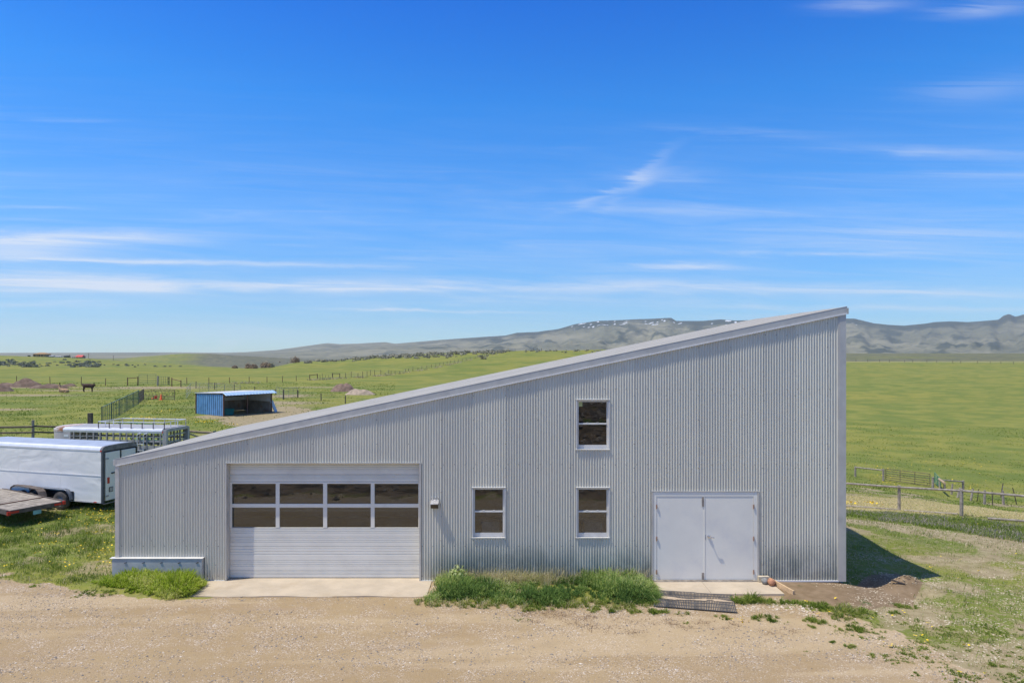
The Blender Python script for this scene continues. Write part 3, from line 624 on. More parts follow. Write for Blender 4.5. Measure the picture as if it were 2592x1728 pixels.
# garage door
def opening_trim(x0, x1, z1, dep, name='opening_trim', z0=.0):
    f = MB(); f.box(x0 - .03, x0 + .012, -.03, dep, z0, z1 + .0); f.build(name, M['trim'], barn)
    f = MB(); f.box(x1 - .012, x1 + .03, -.03, dep, z0, z1 + .0); f.build(name, M['trim'], barn)
    f = MB(); f.box(x0 - .03, x1 + .03, -.033, dep, z1 + .001, z1 + .022); f.build(name, M['trim'], barn)
opening_trim(-7.23, -2.33, 2.96, .19)
gd = MB(); gx0, gx1 = -7.215, -2.345; gy = .19
gd.box(gx0, gx1, gy + .05, gy + .06, .01, 1.20); 
gdo = gd.build('garage_door', M['white'], barn)
def dz(py): return CAMZ - (py - HY) / F * (17.28 + gy)
def section(za, zb):
    # ribbed horizontal door section
    prof = []; h = zb - za; n = 5
    z = za + .004
    pts = [(gy + .012, za), (gy, za + .006)]
    zz = za + .03
    flat = h * .36
    ribs = [(.0, 0)]
    body = [(za + .006, 0), (za + h * .40, 0), (za + h * .42, .012), (za + h * .46, .012), (za + h * .48, 0), (za + h * .58, 0), (za + h * .60, .012), (za + h * .64, .012), (za + h * .66, 0), (za + h * .78, 0), (za + h * .80, .010), (za + h * .84, .010), (za + h * .86, 0), (zb - .006, 0)]
    poly = [(gy + .05, za), (gy + .012, za)] + [(gy + o, z_) for z_, o in body] + [(gy + .012, zb), (gy + .05, zb)]
    f = MB(); f.extr(poly, 'x', gx0, gx1); return f
zs = [dz(p) for p in (1461, 1442, 1418, 1382, 1358, 1335.5)]
zs[0] = .006
for a, b in zip(zs[:-1], zs[1:]): section(a + .001, b - .001).build('door_section', M['white'], gdo)
for a, b in ((dz(1218.5), dz(1201)), (dz(1200.6), 2.95)): section(a + .001, b - .001).build('door_section', M['white'], gdo)
z0w, z1w = dz(1335), dz(1219)
cols_ = [(587, 698), (707.5, 818), (828, 938.5), (948, 1059)]
rws = [(dz(1334.5), dz(1283.5)), (dz(1274.5), dz(1223.5))]
X_ = lambda p: (p - CX) / F * (17.28 + gy)
f = MB(); edges = [gx0] + [v for c_ in cols_ for v in (X_(c_[0]), X_(c_[1]))] + [gx1]
for i in range(0, len(edges), 2): 
    f = MB(); f.cbox(edges[i], edges[i + 1], gy - .004, gy + .045, z0w, z1w, .004); f.build('door_stile', M['white'], gdo)
hz_ = [z0w, rws[0][0], rws[0][1], rws[1][0], rws[1][1], z1w]
for i in range(0, 6, 2):
    if hz_[i + 1] - hz_[i] < .003: continue
    for c_ in cols_:
        f = MB(); f.cbox(X_(c_[0]) - .001, X_(c_[1]) + .001, gy - .002, gy + .04, hz_[i] - .002, hz_[i + 1], .004); f.build('door_rail', M['white'], gdo)
for c_ in cols_:
    for (a, b) in rws:
        f = MB(); f.box(X_(c_[0]) - .004, X_(c_[1]) + .004, gy + .018, gy + .024, a - .004, b + .004); f.build('pane', M['glass'], gdo)
    for zz in (dz(1286.5), dz(1292.5)):
        f = MB(); f.box(X_(c_[0]) - .01, X_(c_[1]) + .01, gy + .035, gy + .06, zz - .017, zz + .017); f.build('strut', M['frame'], gdo)
f = MB(); f.box(gx0, gx1, gy + .0, gy + .05, -.012, .004); f.build('bottom_seal', M['black'], gdo)

# windows
def window(x0, x1, z0, z1, sticker=False):
    w = MB(); y = -.03
    w.box(x0, x0 + .028, y, .09, z0, z1)
    wo_ = w.build('window', M['frame'], barn)
    f = MB(); f.box(x1 - .028, x1, y, .09, z0, z1); f.build('casing', M['frame'], wo_)
    f = MB(); f.cbox(x0 - .008, x1 + .008, y - .010, .09, z1 + .001, z1 + .022, .004); f.build('head_trim', M['frame'], wo_)
    f = MB(); f.cbox(x0 - .008, x1 + .008, y - .012, .09, z0 - .02, z0 - .001, .004); f.build('sill', M['frame'], wo_)
    fy = .035; mid = (z0 + z1) / 2 + .015
    f = MB(); a, b = x0 + .029, x1 - .029
    f.box(a, a + .042, fy, fy + .05, z0 + .001, z1 - .001); f.box(b - .042, b, fy, fy + .05, z0 + .001, z1 - .001)
    f.box(a + .043, b - .043, fy, fy + .05, z1 - .05, z1 - .001); f.box(a + .043, b - .043, fy, fy + .05, z0 + .001, z0 + .10); f.build('sash', M['frame'], wo_)
    f = MB(); f.cbox(a + .043, b - .043, fy - .012, fy + .048, mid - .020, mid + .020, .004); f.build('meeting_rail', M['frame'], wo_)
    f = MB(); f.box(a + .04, b - .04, fy + .030, fy + .036, mid + .018, z1 - .048); f.build('pane', M['glass'], wo_)
    f = MB(); f.box(a + .04, b - .04, fy + .012, fy + .018, z0 + .098, mid - .018); f.build('pane', M['glass'], wo_)
    for q in (.33, .66):
        xx = a + (b - a) * q; f = MB(); f.box(xx - .025, xx + .025, fy - .013, fy + .02, mid + .021, mid + .032); f.build('sash_lock', M['frame'], wo_)
    if sticker:
        f = MB(); f.box(a + .045, a + .14, fy + .0262, fy + .0282, z1 - .17, z1 - .052); f.build('sticker', simple('faded_yellow_sticker', (.50, .52, .22), .7), wo_)
    return wo_
window(-1.012, -.163, 1.095, 2.34); window(1.619, 2.47, 1.095, 2.34); window(1.619, 2.47, 3.32, 4.56, True)
# shelving seen dimly through the lower windows
for (xa, xb, lab) in ((-.78, -.33, 'pale carton standing inside the barn behind the lower left window'), (1.86, 2.32, 'pale carton standing inside the barn behind the lower right window')):
    f = MB(); f.cbox(xa, xb, .30, .55, 1.0, 1.40, .01); f.box(xa + .02, xb - .02, .292, .299, 1.24, 1.27); o = f.build('carton', simple('pale_card', (.62, .64, .62), .8, 0, .2, 12)); tag(o, lab, 'carton')
    f = MB(); f.box(xa - .2, xb + .2, .26, .62, .93, .998); f.box(xa - .15, xa - .1, .3, .35, -.012, .93); f.box(xb + .1, xb + .15, .3, .35, -.012, .93); f.box(xa - .15, xa - .1, .52, .57, -.012, .93); f.box(xb + .1, xb + .15, .52, .57, -.012, .93)
    tag(f.build('workbench', M['wood']), lab.replace('pale carton standing', 'plain wooden bench under a carton'), 'bench')

# double doors
dy = -.012; sc_ = (17.28 + dy)
opening_trim(3.56, 6.22, 2.245, .08)
f = MB(); f.box(3.575, 3.652, dy - .008, dy + .06, 0, 2.24); f.box(6.108, 6.205, dy - .008, dy + .06, 0, 2.24); f.box(3.653, 6.107, dy - .008, dy + .06, 2.128, 2.24); f.build('door_frame', M['doorw'], barn)
f = MB(); f.cbox(3.657, 4.872, dy, dy + .045, .02, 2.123, .004); leafL = f.build('door_leaf', M['doorw'], barn)
f = MB(); f.cbox(4.882, 6.102, dy, dy + .045, .02, 2.123, .004); leafR = f.build('door_leaf', M['doorw'], barn)
f = MB(); f.box(4.858, 4.880, dy - .008, dy - .001, .03, 2.11); f.build('astragal', M['doorw'], leafL)
for a, b in ((.03, .20), (1.87, 2.115)):
    f = MB(); f.cbox(4.80, 4.856, dy - .012, dy - .001, a, b, .003); f.build('bolt_plate', M['wood'], leafL)
for leaf, xh in ((leafL, 3.655), (leafR, 6.106)):
    for zz in (.22, 1.06, 1.87):
        f = MB(); f.lathe([(0, -.055), (.014, -.055), (.014, .055), (0, .055)], (xh, dy - .022, zz), n=10); f.build('hinge', simple('rusty_hinge', (.30, .16, .10), .6, .2) if zz == .22 and leaf is leafL else bpy.data.materials['rusty_hinge'], leaf)
hd = MB(); hd.lathe([(0, -.02), (.032, -.02), (.040, 0), (.040, .015)], (4.975, dy - .02, 1.115), axis='y', n=18); hd.tube([(4.975, dy - .04, 1.115), (4.975, dy - .085, 1.115), (4.99, dy - .095, 1.113), (5.09, dy - .095, 1.105)], [.013, .012, .012, .010], 8)
hd.build('handle', simple('chrome_lever', (.75, .75, .75), .18, 1, .02), leafR)
f = MB(); f.box(4.885, 4.902, dy - .006, dy - .001, 1.03, 1.16); f.build('latch_plate', M['rim'], leafR)
f = MB(); f.box(3.58, 6.2, dy - .08, dy + .05, -.02, .012); f.build('threshold', M['wood'], barn)

# wall light between garage door and windows
f = MB(); cx = -1.95
f.extr([(-.012, 2.05), (-.16, 1.965), (-.16, 1.95), (-.02, 1.95), (-.012, 1.90)], 'x', cx - .10, cx + .10)
wlight = f.build('wall_light', M['rim'], barn)
f = MB(); f.extr([(-.025, 1.948), (-.14, 1.948), (-.11, 1.85), (-.025, 1.82)], 'x', cx - .09, cx + .09); f.build('lens', simple('smoked_lens', (.06, .045, .03), .25), wlight)
for q in (-.08, .02, .09): f = MB(); f.tube([(cx + q, -.02, 2.03), (cx + q, -.05, 2.10), (cx + q + .01, -.03, 2.13)], .007, 6); f.build('bracket', M['rim'], wlight)

# ------------------------------------------------------------------ concrete pads, timber, stones, mat
def pad(name, x0, x1, y0, y1, z, joints, jit=.0):
    root = empty(name, ((x0 + x1) / 2, y1, z)); root['kind'] = 'structure'
    for a, b in zip([x0] + joints, joints + [x1]):
        n = 24; mb = MB(); front = []
        for i in range(n + 1):
            xx = a + .004 + (b - a - .008) * i / n; front.append((xx, y0 + .03 * math.sin(xx * 3.1) * jit + (random.random() - .5) * .03 * jit))
        poly = [(b - .004, y1), (a + .004, y1)] + front
        mb.extr(poly, 'z', z - .14, z); mb.build('slab', M['conc'], root, world=True)
    return root
f_ = pad('concrete_apron', -7.80, -2.02, -1.13, -.035, .0, [], 1)
f_ = pad('door_pad', 3.58, 6.52, -.95, -.035, -.006, [4.78], .3)
f = MB(); f.box(gx0 - .0, gx1 + .0, -.034, gy + .05, -.14, -.004); o = f.build('door_sill', M['conc']); o['kind'] = 'structure'
f = MB(); f.box(3.57, 6.21, -.034, .2, -.14, -.012); o = f.build('threshold_slab', M['conc']); o['kind'] = 'structure'
f = MB(); f.bar((6.48, -.12, .045), (6.72, -1.0, .02), .045, .13); tag(f.build('timber_board', M['lumber']), 'new tan timber form board along the right edge of the door pad', 'board')
f = MB(); f.cbox(6.20, 6.47, -.13, -.04, -.004, .14, .008); tag(f.build('wood_block', simple('pale_block', (.55, .47, .33), .85, 0, .15, 9, .4, 40)), 'pale wooden block against the wall beside the right jamb of the double doors', 'block')
def rock(c, r, m, name, lab=None, seed=0, sq=(1, 1, 1), cat='stone', group=None):
    bm = bmesh.new(); bmesh.ops.create_icosphere(bm, subdivisions=3, radius=1)
    rr = random.Random(seed); ph = [rr.uniform(0, 6) for _ in range(6)]
    for v in bm.verts:
        n = 1 + .12 * math.sin(v.co.x * 2.3 + ph[0]) + .1 * math.sin(v.co.y * 3.1 + ph[1]) + .07 * math.sin(v.co.z * 4 + ph[2] + v.co.x * 3)
        v.co = Vector((v.co.x * sq[0], v.co.y * sq[1], v.co.z * sq[2])) * r * n
    for f in bm.faces: f.smooth = True
    me = bpy.data.meshes.new(name); bm.to_mesh(me); bm.free(); o = mesh_obj(name, me, m); o.location = c
    return tag(o, lab, cat, group)
rock((6.30, -.24, .07), .085, simple('grey_stone', (.24, .24, .22), .8, 0, .25, 14, .4, 40), 'stone', 'grey rounded stone lying in front of the pale wooden block', 3, (1.1, 1, .8))
rock((6.44, -.36, .085), .10, simple('red_brown_stone', (.42, .20, .11), .75, 0, .25, 14, .5, 40), 'stone', 'reddish brown stone beside the grey stone on the door pad', 5, (.9, 1.05, .95))

def build_mat():
    # slatted rubber mat, rippled, lying over the pad edge
    A, B, C_, D_ = Vector((3.54, -.85)), Vector((5.22, -1.12)), Vector((4.99, -2.2)), Vector((3.20, -1.82))
    root = empty('rubber_mat', (4.4, -1.3, .02), 0, 'black slatted rubber mat with a strip of dirt across it before the double doors', 'mat')
    ns = 52
    def at(u, v):
        p = (A * (1 - u) + B * u) * (1 - v) + (D_ * (1 - u) + C_ * u) * v
        z = .026 + .012 * math.sin(u * 9 + 1) * math.sin(v * 3.1) + .018 * math.exp(-((v - .52) / .12) ** 2) + (.012 if p.y > -.98 else -.0)
        return Vector((p.x, p.y, z + max(0, h1(p.x, p.y)) * 1.0))
    for i in range(ns):
        u0 = i / ns; w = .0085 + .002 * random.random(); mb = MB(); pts = []
        nv = 14
        for j in range(nv + 1):
            v = j / nv; pts.append(v)
        vs = []; fs = []
        sk = .008 * math.sin(i * .35)
        for v in pts:
            a = at(u0 + sk * v, v); b = at(min(1, u0 + w * 1.25 + sk * v), v); vs += [a, b, a + Vector((0, 0, .010)), b + Vector((0, 0, .010))]
        for j in range(nv):
            q = j * 4; fs += [(q + 2, q + 3, q + 7, q + 6), (q, q + 2, q + 6, q + 4), (q + 1, q + 5, q + 7, q + 3), (q, q + 4, q + 5, q + 1)]
        fs += [(0, 1, 3, 2), (nv * 4, nv * 4 + 2, nv * 4 + 3, nv * 4 + 1)]
        mb.add(vs, fs); mb.build('slat', M['matrub'], root, world=True)
    for v in (0, .18, .36, .64, .82, 1):
        mb = MB(); pts = [at(u, v) + Vector((0, 0, .004)) for u in np.linspace(0, 1, 20)]
        for p, q in zip(pts[:-1], pts[1:]): mb.bar(p, q, .022 if v in (0, 1) else .012, .008)
        mb.build('crossbar', M['matrub'], root, world=True)
    mb = MB(); nn = 24; gr_ = [[at(.02 + .96 * i / nn, .02 + .96 * j / 12) - Vector((0, 0, .004)) for j in range(13)] for i in range(nn + 1)]
    for i in range(nn):
        for j in range(12): mb.add([gr_[i][j], gr_[i + 1][j], gr_[i + 1][j + 1], gr_[i][j + 1]], [(0, 1, 2, 3)])
    mb.build('dirt_layer', M['conc2'], root, world=True, recalc=False)
    # dirt strip on top
    mb = MB(); n = 30; vs = []
    for i in range(n + 1):
        u = .06 + .90 * i / n; wd = (.055 + .03 * math.sin(u * 11) + .02 * random.random()) * (1 if u < .64 or u > .72 else .35)
        for v in (.47 - wd, .47 + wd): p = at(u, v + .02 * math.sin(u * 7)); vs.append(p + Vector((0, 0, .0135)))
        vs.append(at(u, .47 + .02 * math.sin(u * 7)) + Vector((0, 0, .022)))
    for i in range(n): q = i * 3; mb.add([vs[q], vs[q + 2], vs[q + 5], vs[q + 3]], [(0, 1, 2, 3)]); mb.add([vs[q + 2], vs[q + 1], vs[q + 4], vs[q + 5]], [(0, 1, 2, 3)])
    mb.build('dirt_strip', M['conc2'], root, world=True, recalc=False)
M['matrub'] = simple('grey_black_mat_rubber', (.060, .063, .068), .75, 0, .3, 7, dirt=(.25, .2, .15), dirt_amt=.35)
M['conc2'] = simple('loose_sandy_dirt', (.48, .37, .25), .95, 0, .2, 20, .4, 80)
build_mat()

# ------------------------------------------------------------------ haze
def build_haze():
    m = bpy.data.materials.new('haze_air'); m.use_nodes = True; n = m.node_tree.nodes; n.clear()
    o = n.new('ShaderNodeOutputMaterial'); v = n.new('ShaderNodeVolumePrincipled'); v.inputs['Color'].default_value = (.88, .93, .98, 1)
    v.inputs['Density'].default_value = 5.8e-5; v.inputs['Anisotropy'].default_value = .25
    m.node_tree.links.new(v.outputs[0], o.inputs['Volume'])
    f = MB(); f.box(-13000, 13000, -2200, 7600, ZMIN - 1, ZMAX + 12); h = f.build('haze', m); h['kind'] = 'stuff'
build_haze()

# ------------------------------------------------------------------ trailers
def tyre(parent, c, r=.33, w=.2, axis='y', name='wheel'):
    f = MB(); f.lathe([(r * .58, -w / 2), (r * .86, -w / 2), (r * .97, -w * .42), (r, -w * .25), (r, w * .25), (r * .97, w * .42), (r * .86, w / 2), (r * .58, w / 2)], c, axis, 28)
    wh = f.build(name, M['tyre'], parent)
    f = MB(); s_ = 1
    f.lathe([(r * .60, -w * .48), (r * .60, w * .44), (r * .55, w * .46), (r * .50, w * .30), (r * .30, w * .24), (r * .28, w * .34), (r * .12, w * .36), (.001, w * .38)], c, axis, 24)
    f.build('rim', M['rim'], wh)
    f = MB(); f.lathe([(r * .13, w * .3), (r * .13, w * .55), (.001, w * .58)], c, axis, 12); f.build('hub', M['rustpost'], wh)
    return wh
def dent_mat():
    m = Mat('dented_white_aluminium')
    a = m.noise(.9, 2, .45, (1, 1, 1.5), 'Object', dist=.8); b = m.noise(2.2, 2, .4, (1, 1, 1), 'Object')
    bn = m.node('ShaderNodeBump'); bn.inputs['Strength'].default_value = .7; bn.inputs['Distance'].default_value = .06
    m.l.new(m.math('ADD', a, m.math('MULTIPLY', b, .25)), bn.inputs['Height']); m.l.new(bn.outputs[0], m.b.inputs['Normal'])
    c = m.mix(m.thr(m.noise(6, 6, .75, kind='Object'), .60, .74), (.80, .78, .72), (.58, .55, .50))
    return m.fin(c, .55, 0)
M['dent'] = dent_mat()
# --- white enclosed cargo trailer
ang = math.radians(16)
ct = empty('cargo_trailer', (-14.76, 24.6 + CAMY, on(-16.5, 8.1).z - .02), math.pi - ang, 'dented white enclosed cargo trailer with twin axles parked left of the barn', 'trailer')
L_, W_, zb, zt = 6.3, 1.55, .37, 2.22
f = MB(); f.box(.02, L_, -W_ + .02, -.02, zb, zt - .01); f.build('body', M['dark'], ct)
for i, (a, b) in enumerate(((.03, 1.93), (1.935, 3.98), (3.985, 6.28))):
    f = MB(); f.box(a, b, -.02, .0, zb + .02, 1.30); f.build('side_panel', M['dent'], ct)
    f = MB(); f.box(a, b, -.02, .0, 1.335, zt - .02); f.build('side_panel', M['dent'], ct)
f = MB(); f.box(.02, L_, -.01, .012, 1.301, 1.334); f.build('trim_strip', M['alutop'], ct)
f = MB(); f.box(.02, L_, -.01, .010, zb - .03, zb + .019); f.build('bottom_rail', M['alutop'], ct)
# rounded roof edge and roof skin
prof = [(0.012, zt - .02), (.014, zt + .03), (-.02, zt + .10), (-.10, zt + .145), (-.25, zt + .16), (-W_ / 2, zt + .175), (-W_ + .2, zt + .155), (-W_ + .02, zt + .05), (-W_, zt - .02)]
f = MB(); f.extr(prof[:4] + [(-.10, zt - .02)], 'x', .10, L_); f.build('top_rail', M['alutop'], ct)
f = MB(); f.extr([(-.101, zt - .02), (-.101, zt + .145)] + prof[4:], 'x', .10, L_); f.build('roof', simple('pale_blue_grey_roof', (.42, .46, .52), .5, .2, .1, 2), ct)
f = MB(); f.extr([(y * 1.0, z + .006) for y, z in prof], 'x', -.01, .098); f.build('rear_cap', M['black2'] if 'black2' in M else simple('faded_black_cap', (.17, .16, .15), .5, 0, .35, 5), ct)
f = MB(); f.box(-.02, .05, -.07, .013, zb - .05, zt - .021); f.build('rear_post', M['slate'], ct)
f = MB(); f.box(-.02, .06, -W_, -W_ + .09, zb - .05, zt - .021); f.build('rear_post', M['black'], ct)
f = MB(); f.box(-.012, .02, -W_ / 2 - .03, -W_ / 2 + .03, zb, zt - .06); f.build('centre_post', M['black'], ct)
for (a, b) in ((-W_ / 2 + .04, -.11), (-W_ + .10, -W_ / 2 - .04)):
    f = MB(); f.cbox(-.03, .01, a, b, zb + .04, zt - .07, .006); d = f.build('rear_door', M['white'], ct)
    for zz in (.55, 1.9): f = MB(); f.box(-.05, -.031, b - .12 if b > -.5 else a, (b if b > -.5 else a + .12), zz, zz + .05); f.build('hinge', M['rim'], d)
f = MB(); f.cbox(-.045, -.031, -.27, -.18, 1.02, 1.24, .004); f.build('tail_light', M['red'], ct)
f = MB(); f.cbox(-.044, -.031, -.42, -.25, .70, .88, .006); f.build('vent_frame', M['black'], ct)
f = MB(); f.box(-.048, -.0445, -.40, -.27, .72, .86); f.build('vent_screen', M['alu'], ct)
f = MB(); f.box(-.05, -.031, -.5, -.35, 1.35, 1.40); f.build('door_latch', M['black'], ct)
f = MB(); f.box(-.02, .0, -.60, -.02, zb - .08, zb - .051); f.build('bumper', M['wood'], ct)
f = MB(); f.cbox(.02, .09, .0135, .022, zt - .03, zt + .02, .004); f.build('marker_light', M['red'], ct)
f = MB(); f.cbox(.25, .38, .0125, .02, zb - .02, zb + .012, .003); f.build('marker_light', M['red'], ct)
WX = (1.80, 2.86)
for xw in WX: tyre(ct, (xw, .07, .35), .33, .2)
for xw in WX: tyre(ct, (xw, -W_ - .08, .33), .33, .21)
# jeep style fender over both near wheels
fd = []; n_ = 10
for i in range(n_ + 1): t = math.pi * .5 * i / n_; fd.append((WX[0] - .14 - .34 * math.cos(t), .42 + .37 * math.sin(t)))
for i in range(n_ + 1): t = math.pi * .5 * i / n_; fd.append((WX[1] + .14 + .34 * math.sin(t), .42 + .37 * math.cos(t)))
f = MB(); inner = [(x_ + (.03 if x_ < 2.3 else -.03), z_ - .03) for x_, z_ in fd]
f.extr(fd + inner[::-1], 'y', .013, .15); f.build('fender', simple('dark_blue_grey_fender', (.14, .155, .18), .35, .2, .2, 4), ct)
f = MB(); f.extr(fd[n_ - 3:n_ + 1] + fd[n_ + 1:n_ + 5] + [(x_, z_ - .012) for x_, z_ in (fd[n_ - 3:n_ + 5])[::-1]], 'y', .151, .16); f.build('fender_edge', M['alutop'], ct)
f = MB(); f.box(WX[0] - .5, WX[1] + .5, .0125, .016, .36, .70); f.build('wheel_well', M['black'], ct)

# --- open sided livestock trailer
ang = math.radians(8)
lt = empty('livestock_trailer', (-16.2, 31.8 + CAMY, -.02), math.pi - ang, 'grey slat sided livestock trailer with roof rack and rusty nose behind the white cargo trailer', 'trailer')
L_, W_ = 6.15, 1.8
def rnd(xa, xb, ya, yb, r, n=7):
    pts = [(xa, ya), (xa, yb)]
    for i in range(n + 1): t = math.pi / 2 * i / n; pts.append((xb - r + r * math.sin(t), yb - r + r * math.cos(t)))
    for i in range(n + 1): t = math.pi / 2 * i / n; pts.append((xb - r + r * math.cos(t), ya + r - r * math.sin(t)))
    return pts
pr = [(.0, 2.0), (.012, 2.10), (-.02, 2.17), (-.12, 2.215), (-.16, 2.215), (-.16, 2.0)]
for a, b in ((.12, 1.42), (1.425, 2.72), (2.725, 4.02), (4.025, 5.25)):
    f = MB(); f.extr(pr, 'x', a, b); f.build('top_rail', M['alutop'], lt)
    f = MB(); f.extr([(-W_ - y, z) for y, z in pr], 'x', a, b); f.build('top_rail', M['alutop'], lt)
    f = MB(); f.box(a, b, -W_ + .161, -.161, 2.19, 2.222); f.build('roof_sheet', M['alu'], lt)
rust = Mat('rust_streaked_roof'); rc = rust.mix(rust.thr(rust.noise(1.4, 6, .7, (.5, 1.6, 1), 'Object'), .48, .60), (.58, .55, .52), (.42, .17, .06)); rust.fin(rc, .6, .1)
f = MB(); f.extr(rnd(5.255, L_, -W_ - .01, .01, .75), 'z', 2.0, 2.12); f.extr(rnd(5.255, L_ - .07, -W_ + .06, -.06, .69), 'z', 2.121, 2.18); f.extr(rnd(5.255, L_ - .2, -W_ + .16, -.16, .6), 'z', 2.181, 2.222); f.build('roof_nose', rust.m, lt)
f = MB(); f.extr(rnd(4.86, L_ - .01, -W_, 0, .75), 'z', .45, 1.999); f.build('nose', simple('warm_grey_panel', (.50, .46, .43), .6, .1, .1, 2), lt)
f = MB(); f.box(4.95, 5.2, .002, .008, 1.76, 1.87); f.build('number_plate', M['alutop'], lt)
for ys in (0, -W_):
    a, b = (ys - .03, ys) if ys == 0 else (ys, ys + .03)
    for i in range(14):
        xx = .2 + i * .345; f = MB(); f.box(xx - .032, xx + .032, a + .001, b + .004, .5, 1.998); f.build('stake', M['stake'], lt)
    for z0, z1 in ((1.80, 1.83), (1.58, 1.67), (1.22, 1.42), (.5, 1.0)):
        f = MB(); f.box(.02, 4.85, a - .012, b - .012, z0, z1); f.build('side_slat', M['alu'] if z0 < 1.7 else M['rim'], lt)
f = MB(); f.box(0, 4.85, -W_ + .04, -.04, .42, .46); f.build('floor', M['wooddark'], lt)
for ya in (-.15, -W_ + .01):
    f = MB(); f.box(-.10, .10, ya, ya + .14, .35, 2.16); f.build('rear_post', M['alu'], lt)
f = MB(); f.box(-.10, .10, -W_ + .151, -.151, 2.06, 2.20); f.build('rear_header', M['alu'], lt)
for yy_ in (-.75, -1.2): f = MB(); f.box(-.04, .02, yy_, yy_ + .07, .5, 2.055); f.build('gate_post', M['wood'], lt)
for zz in (1.85, 1.55, 1.25, .95): f = MB(); f.bar((0, -.16, zz), (0, -W_ + .16, zz + .03), .05, .06); f.build('gate_bar', M['rim'], lt)
f = MB(); f.box(.06, .10, .006, .016, 2.02, 2.09); f.build('marker_light', M['red'], lt)
for xh in (1.02, 1.34):
    for ddx in (0,):
        pts = [(xh, .05, .7), (xh, .05, 1.78), (xh, .06, 1.90), (xh - .06 + .0, .06, 1.97), (xh - .16, .03, 1.99)]
        f = MB(); f.tube(pts, .02, 8); f.build('ladder_hoop', M['alutop'], lt)
for zz in (.9, 1.2, 1.5): f = MB(); f.bar((1.02, .05, zz), (1.34, .05, zz), .03); f.build('ladder_rung', M['alutop'], lt)
# roof rack
x0, x1 = .05, 3.45
for ya in (-.08, -W_ + .08):
    f = MB(); f.tube([(x0, ya, 2.50), (x1, ya, 2.50)], .018, 6); f.build('rack_rail', M['alutop'], lt)
    for i in range(7): xx = x0 + (x1 - x0) * i / 6; f = MB(); f.bar((xx, ya, 2.17), (xx, ya, 2.49), .03); f.build('rack_upright', M['alu'] if ya < -1 else M['pipe'], lt)
for xx in (x0, x1):
    f = MB(); f.tube([(xx, -.08, 2.50), (xx, -W_ + .08, 2.50)], .018, 6); f.build('rack_rail', M['alutop'], lt)
    for q in (.3, .6): f = MB(); f.bar((xx, -W_ * q, 2.2), (xx, -W_ * q, 2.49), .03); f.build('rack_upright', M['alutop'], lt)
for xw in (2.2, 3.0): tyre(lt, (xw, .02, .34), .33, .2); tyre(lt, (xw, -W_ - .02, .34), .33, .2)
f = MB(); f.bar((L_ - .1, -.3, .42), (L_ + 1.1, -W_ / 2, .42), .08, .1); f.build('tongue', M['black'], lt)

# --- flatbed
ang = math.radians(30)
ft = empty('flatbed_trailer', (-15.62, 23.75 + CAMY, 0), math.pi - ang, 'low flatbed trailer with a weathered plank deck and red reflectors at the left edge', 'trailer')
W_ = 1.66; zd = .58
for i in range(9):
    a = W_ * i / 9
    f = MB(); f.box(.06, 1.25, a + .006, a + W_ / 9 - .006, zd - .04, zd + random.uniform(0, .008)); f.build('plank', M['wood'], ft)
    f = MB(); f.box(1.31, 5.2, a + .006, a + W_ / 9 - .006, zd - .03, zd + .012 + random.uniform(0, .008)); f.build('plank', M['wood'], ft)
f = MB(); f.box(1.255, 1.305, -.02, W_ + .02, zd - .05, zd + .03); f.build('cross_channel', M['rustpost'], ft)
for yy_ in (-.055, W_ + .005): f = MB(); f.box(0, 5.2, yy_, yy_ + .05, zd - .12, zd + .03); f.build('side_channel', M['pipe'], ft)
f = MB(); f.box(0, .055, -.055, W_ + .055, zd - .13, zd + .005); f.build('rear_channel', M['pipe'], ft)
for a, b in ((.06, .28), (1.36, 1.60)): f = MB(); f.cbox(-.012, -.001, a, b, zd - .10, zd - .03, .003); f.build('reflector', M['red'], ft)
f = MB(); f.cbox(-.05, -.001, W_ - .04, W_ + .06, zd - .14, zd - .02, .005); f.build('tail_light', M['red'], ft)
f = MB(); f.cbox(-.05, -.001, -.06, .02, zd - .10, zd + .02, .005); f.build('tail_light', M['red'], ft)
f = MB(); f.box(-.03, -.02, .70, .95, zd - .26, zd - .13); f.build('number_plate', simple('green_white_plate', (.22, .45, .42), .5), ft)
f = MB(); f.box(.3, 5, .25, .33, zd - .22, zd - .05); f.box(.3, 5, W_ - .33, W_ - .25, zd - .22, zd - .05); tag(f.build('chassis_rails', M['black'], ft), kind='stuff')
for xw in (2.45, 3.25):
    tyre(ft, (xw, W_ + .2, .31), .31, .19); tyre(ft, (xw, -.2, .31), .31, .19)
for ya in (-.33, W_ + .08):
    pts = [(1.75, zd - .05), (1.85, zd + .12), (2.05, zd + .22), (3.6, zd + .22), (3.85, zd + .12), (3.95, zd - .05)]
    f = MB(); f.extr(pts + [(x_ * .99 + .03, z_ - .02) for x_, z_ in pts[::-1]], 'y', ya, ya + .25); f.build('fender', M['pipe'], ft)
    f = MB(); f.extr(pts, 'y', ya + (.252 if ya > 0 else -.006), ya + (.256 if ya > 0 else -.002)); f.build('fender_skirt', M['pipe'], ft)

# ------------------------------------------------------------------ blue field shelter
sh0 = G(566, 1053.5); fr = Vector((.58, .81, 0)).normalized(); lf = Vector((-.81, .58, 0)).normalized()
shed = empty('field_shelter', sh0, math.atan2(fr.y, fr.x), 'open fronted blue steel field shelter in the paddock', 'shelter')
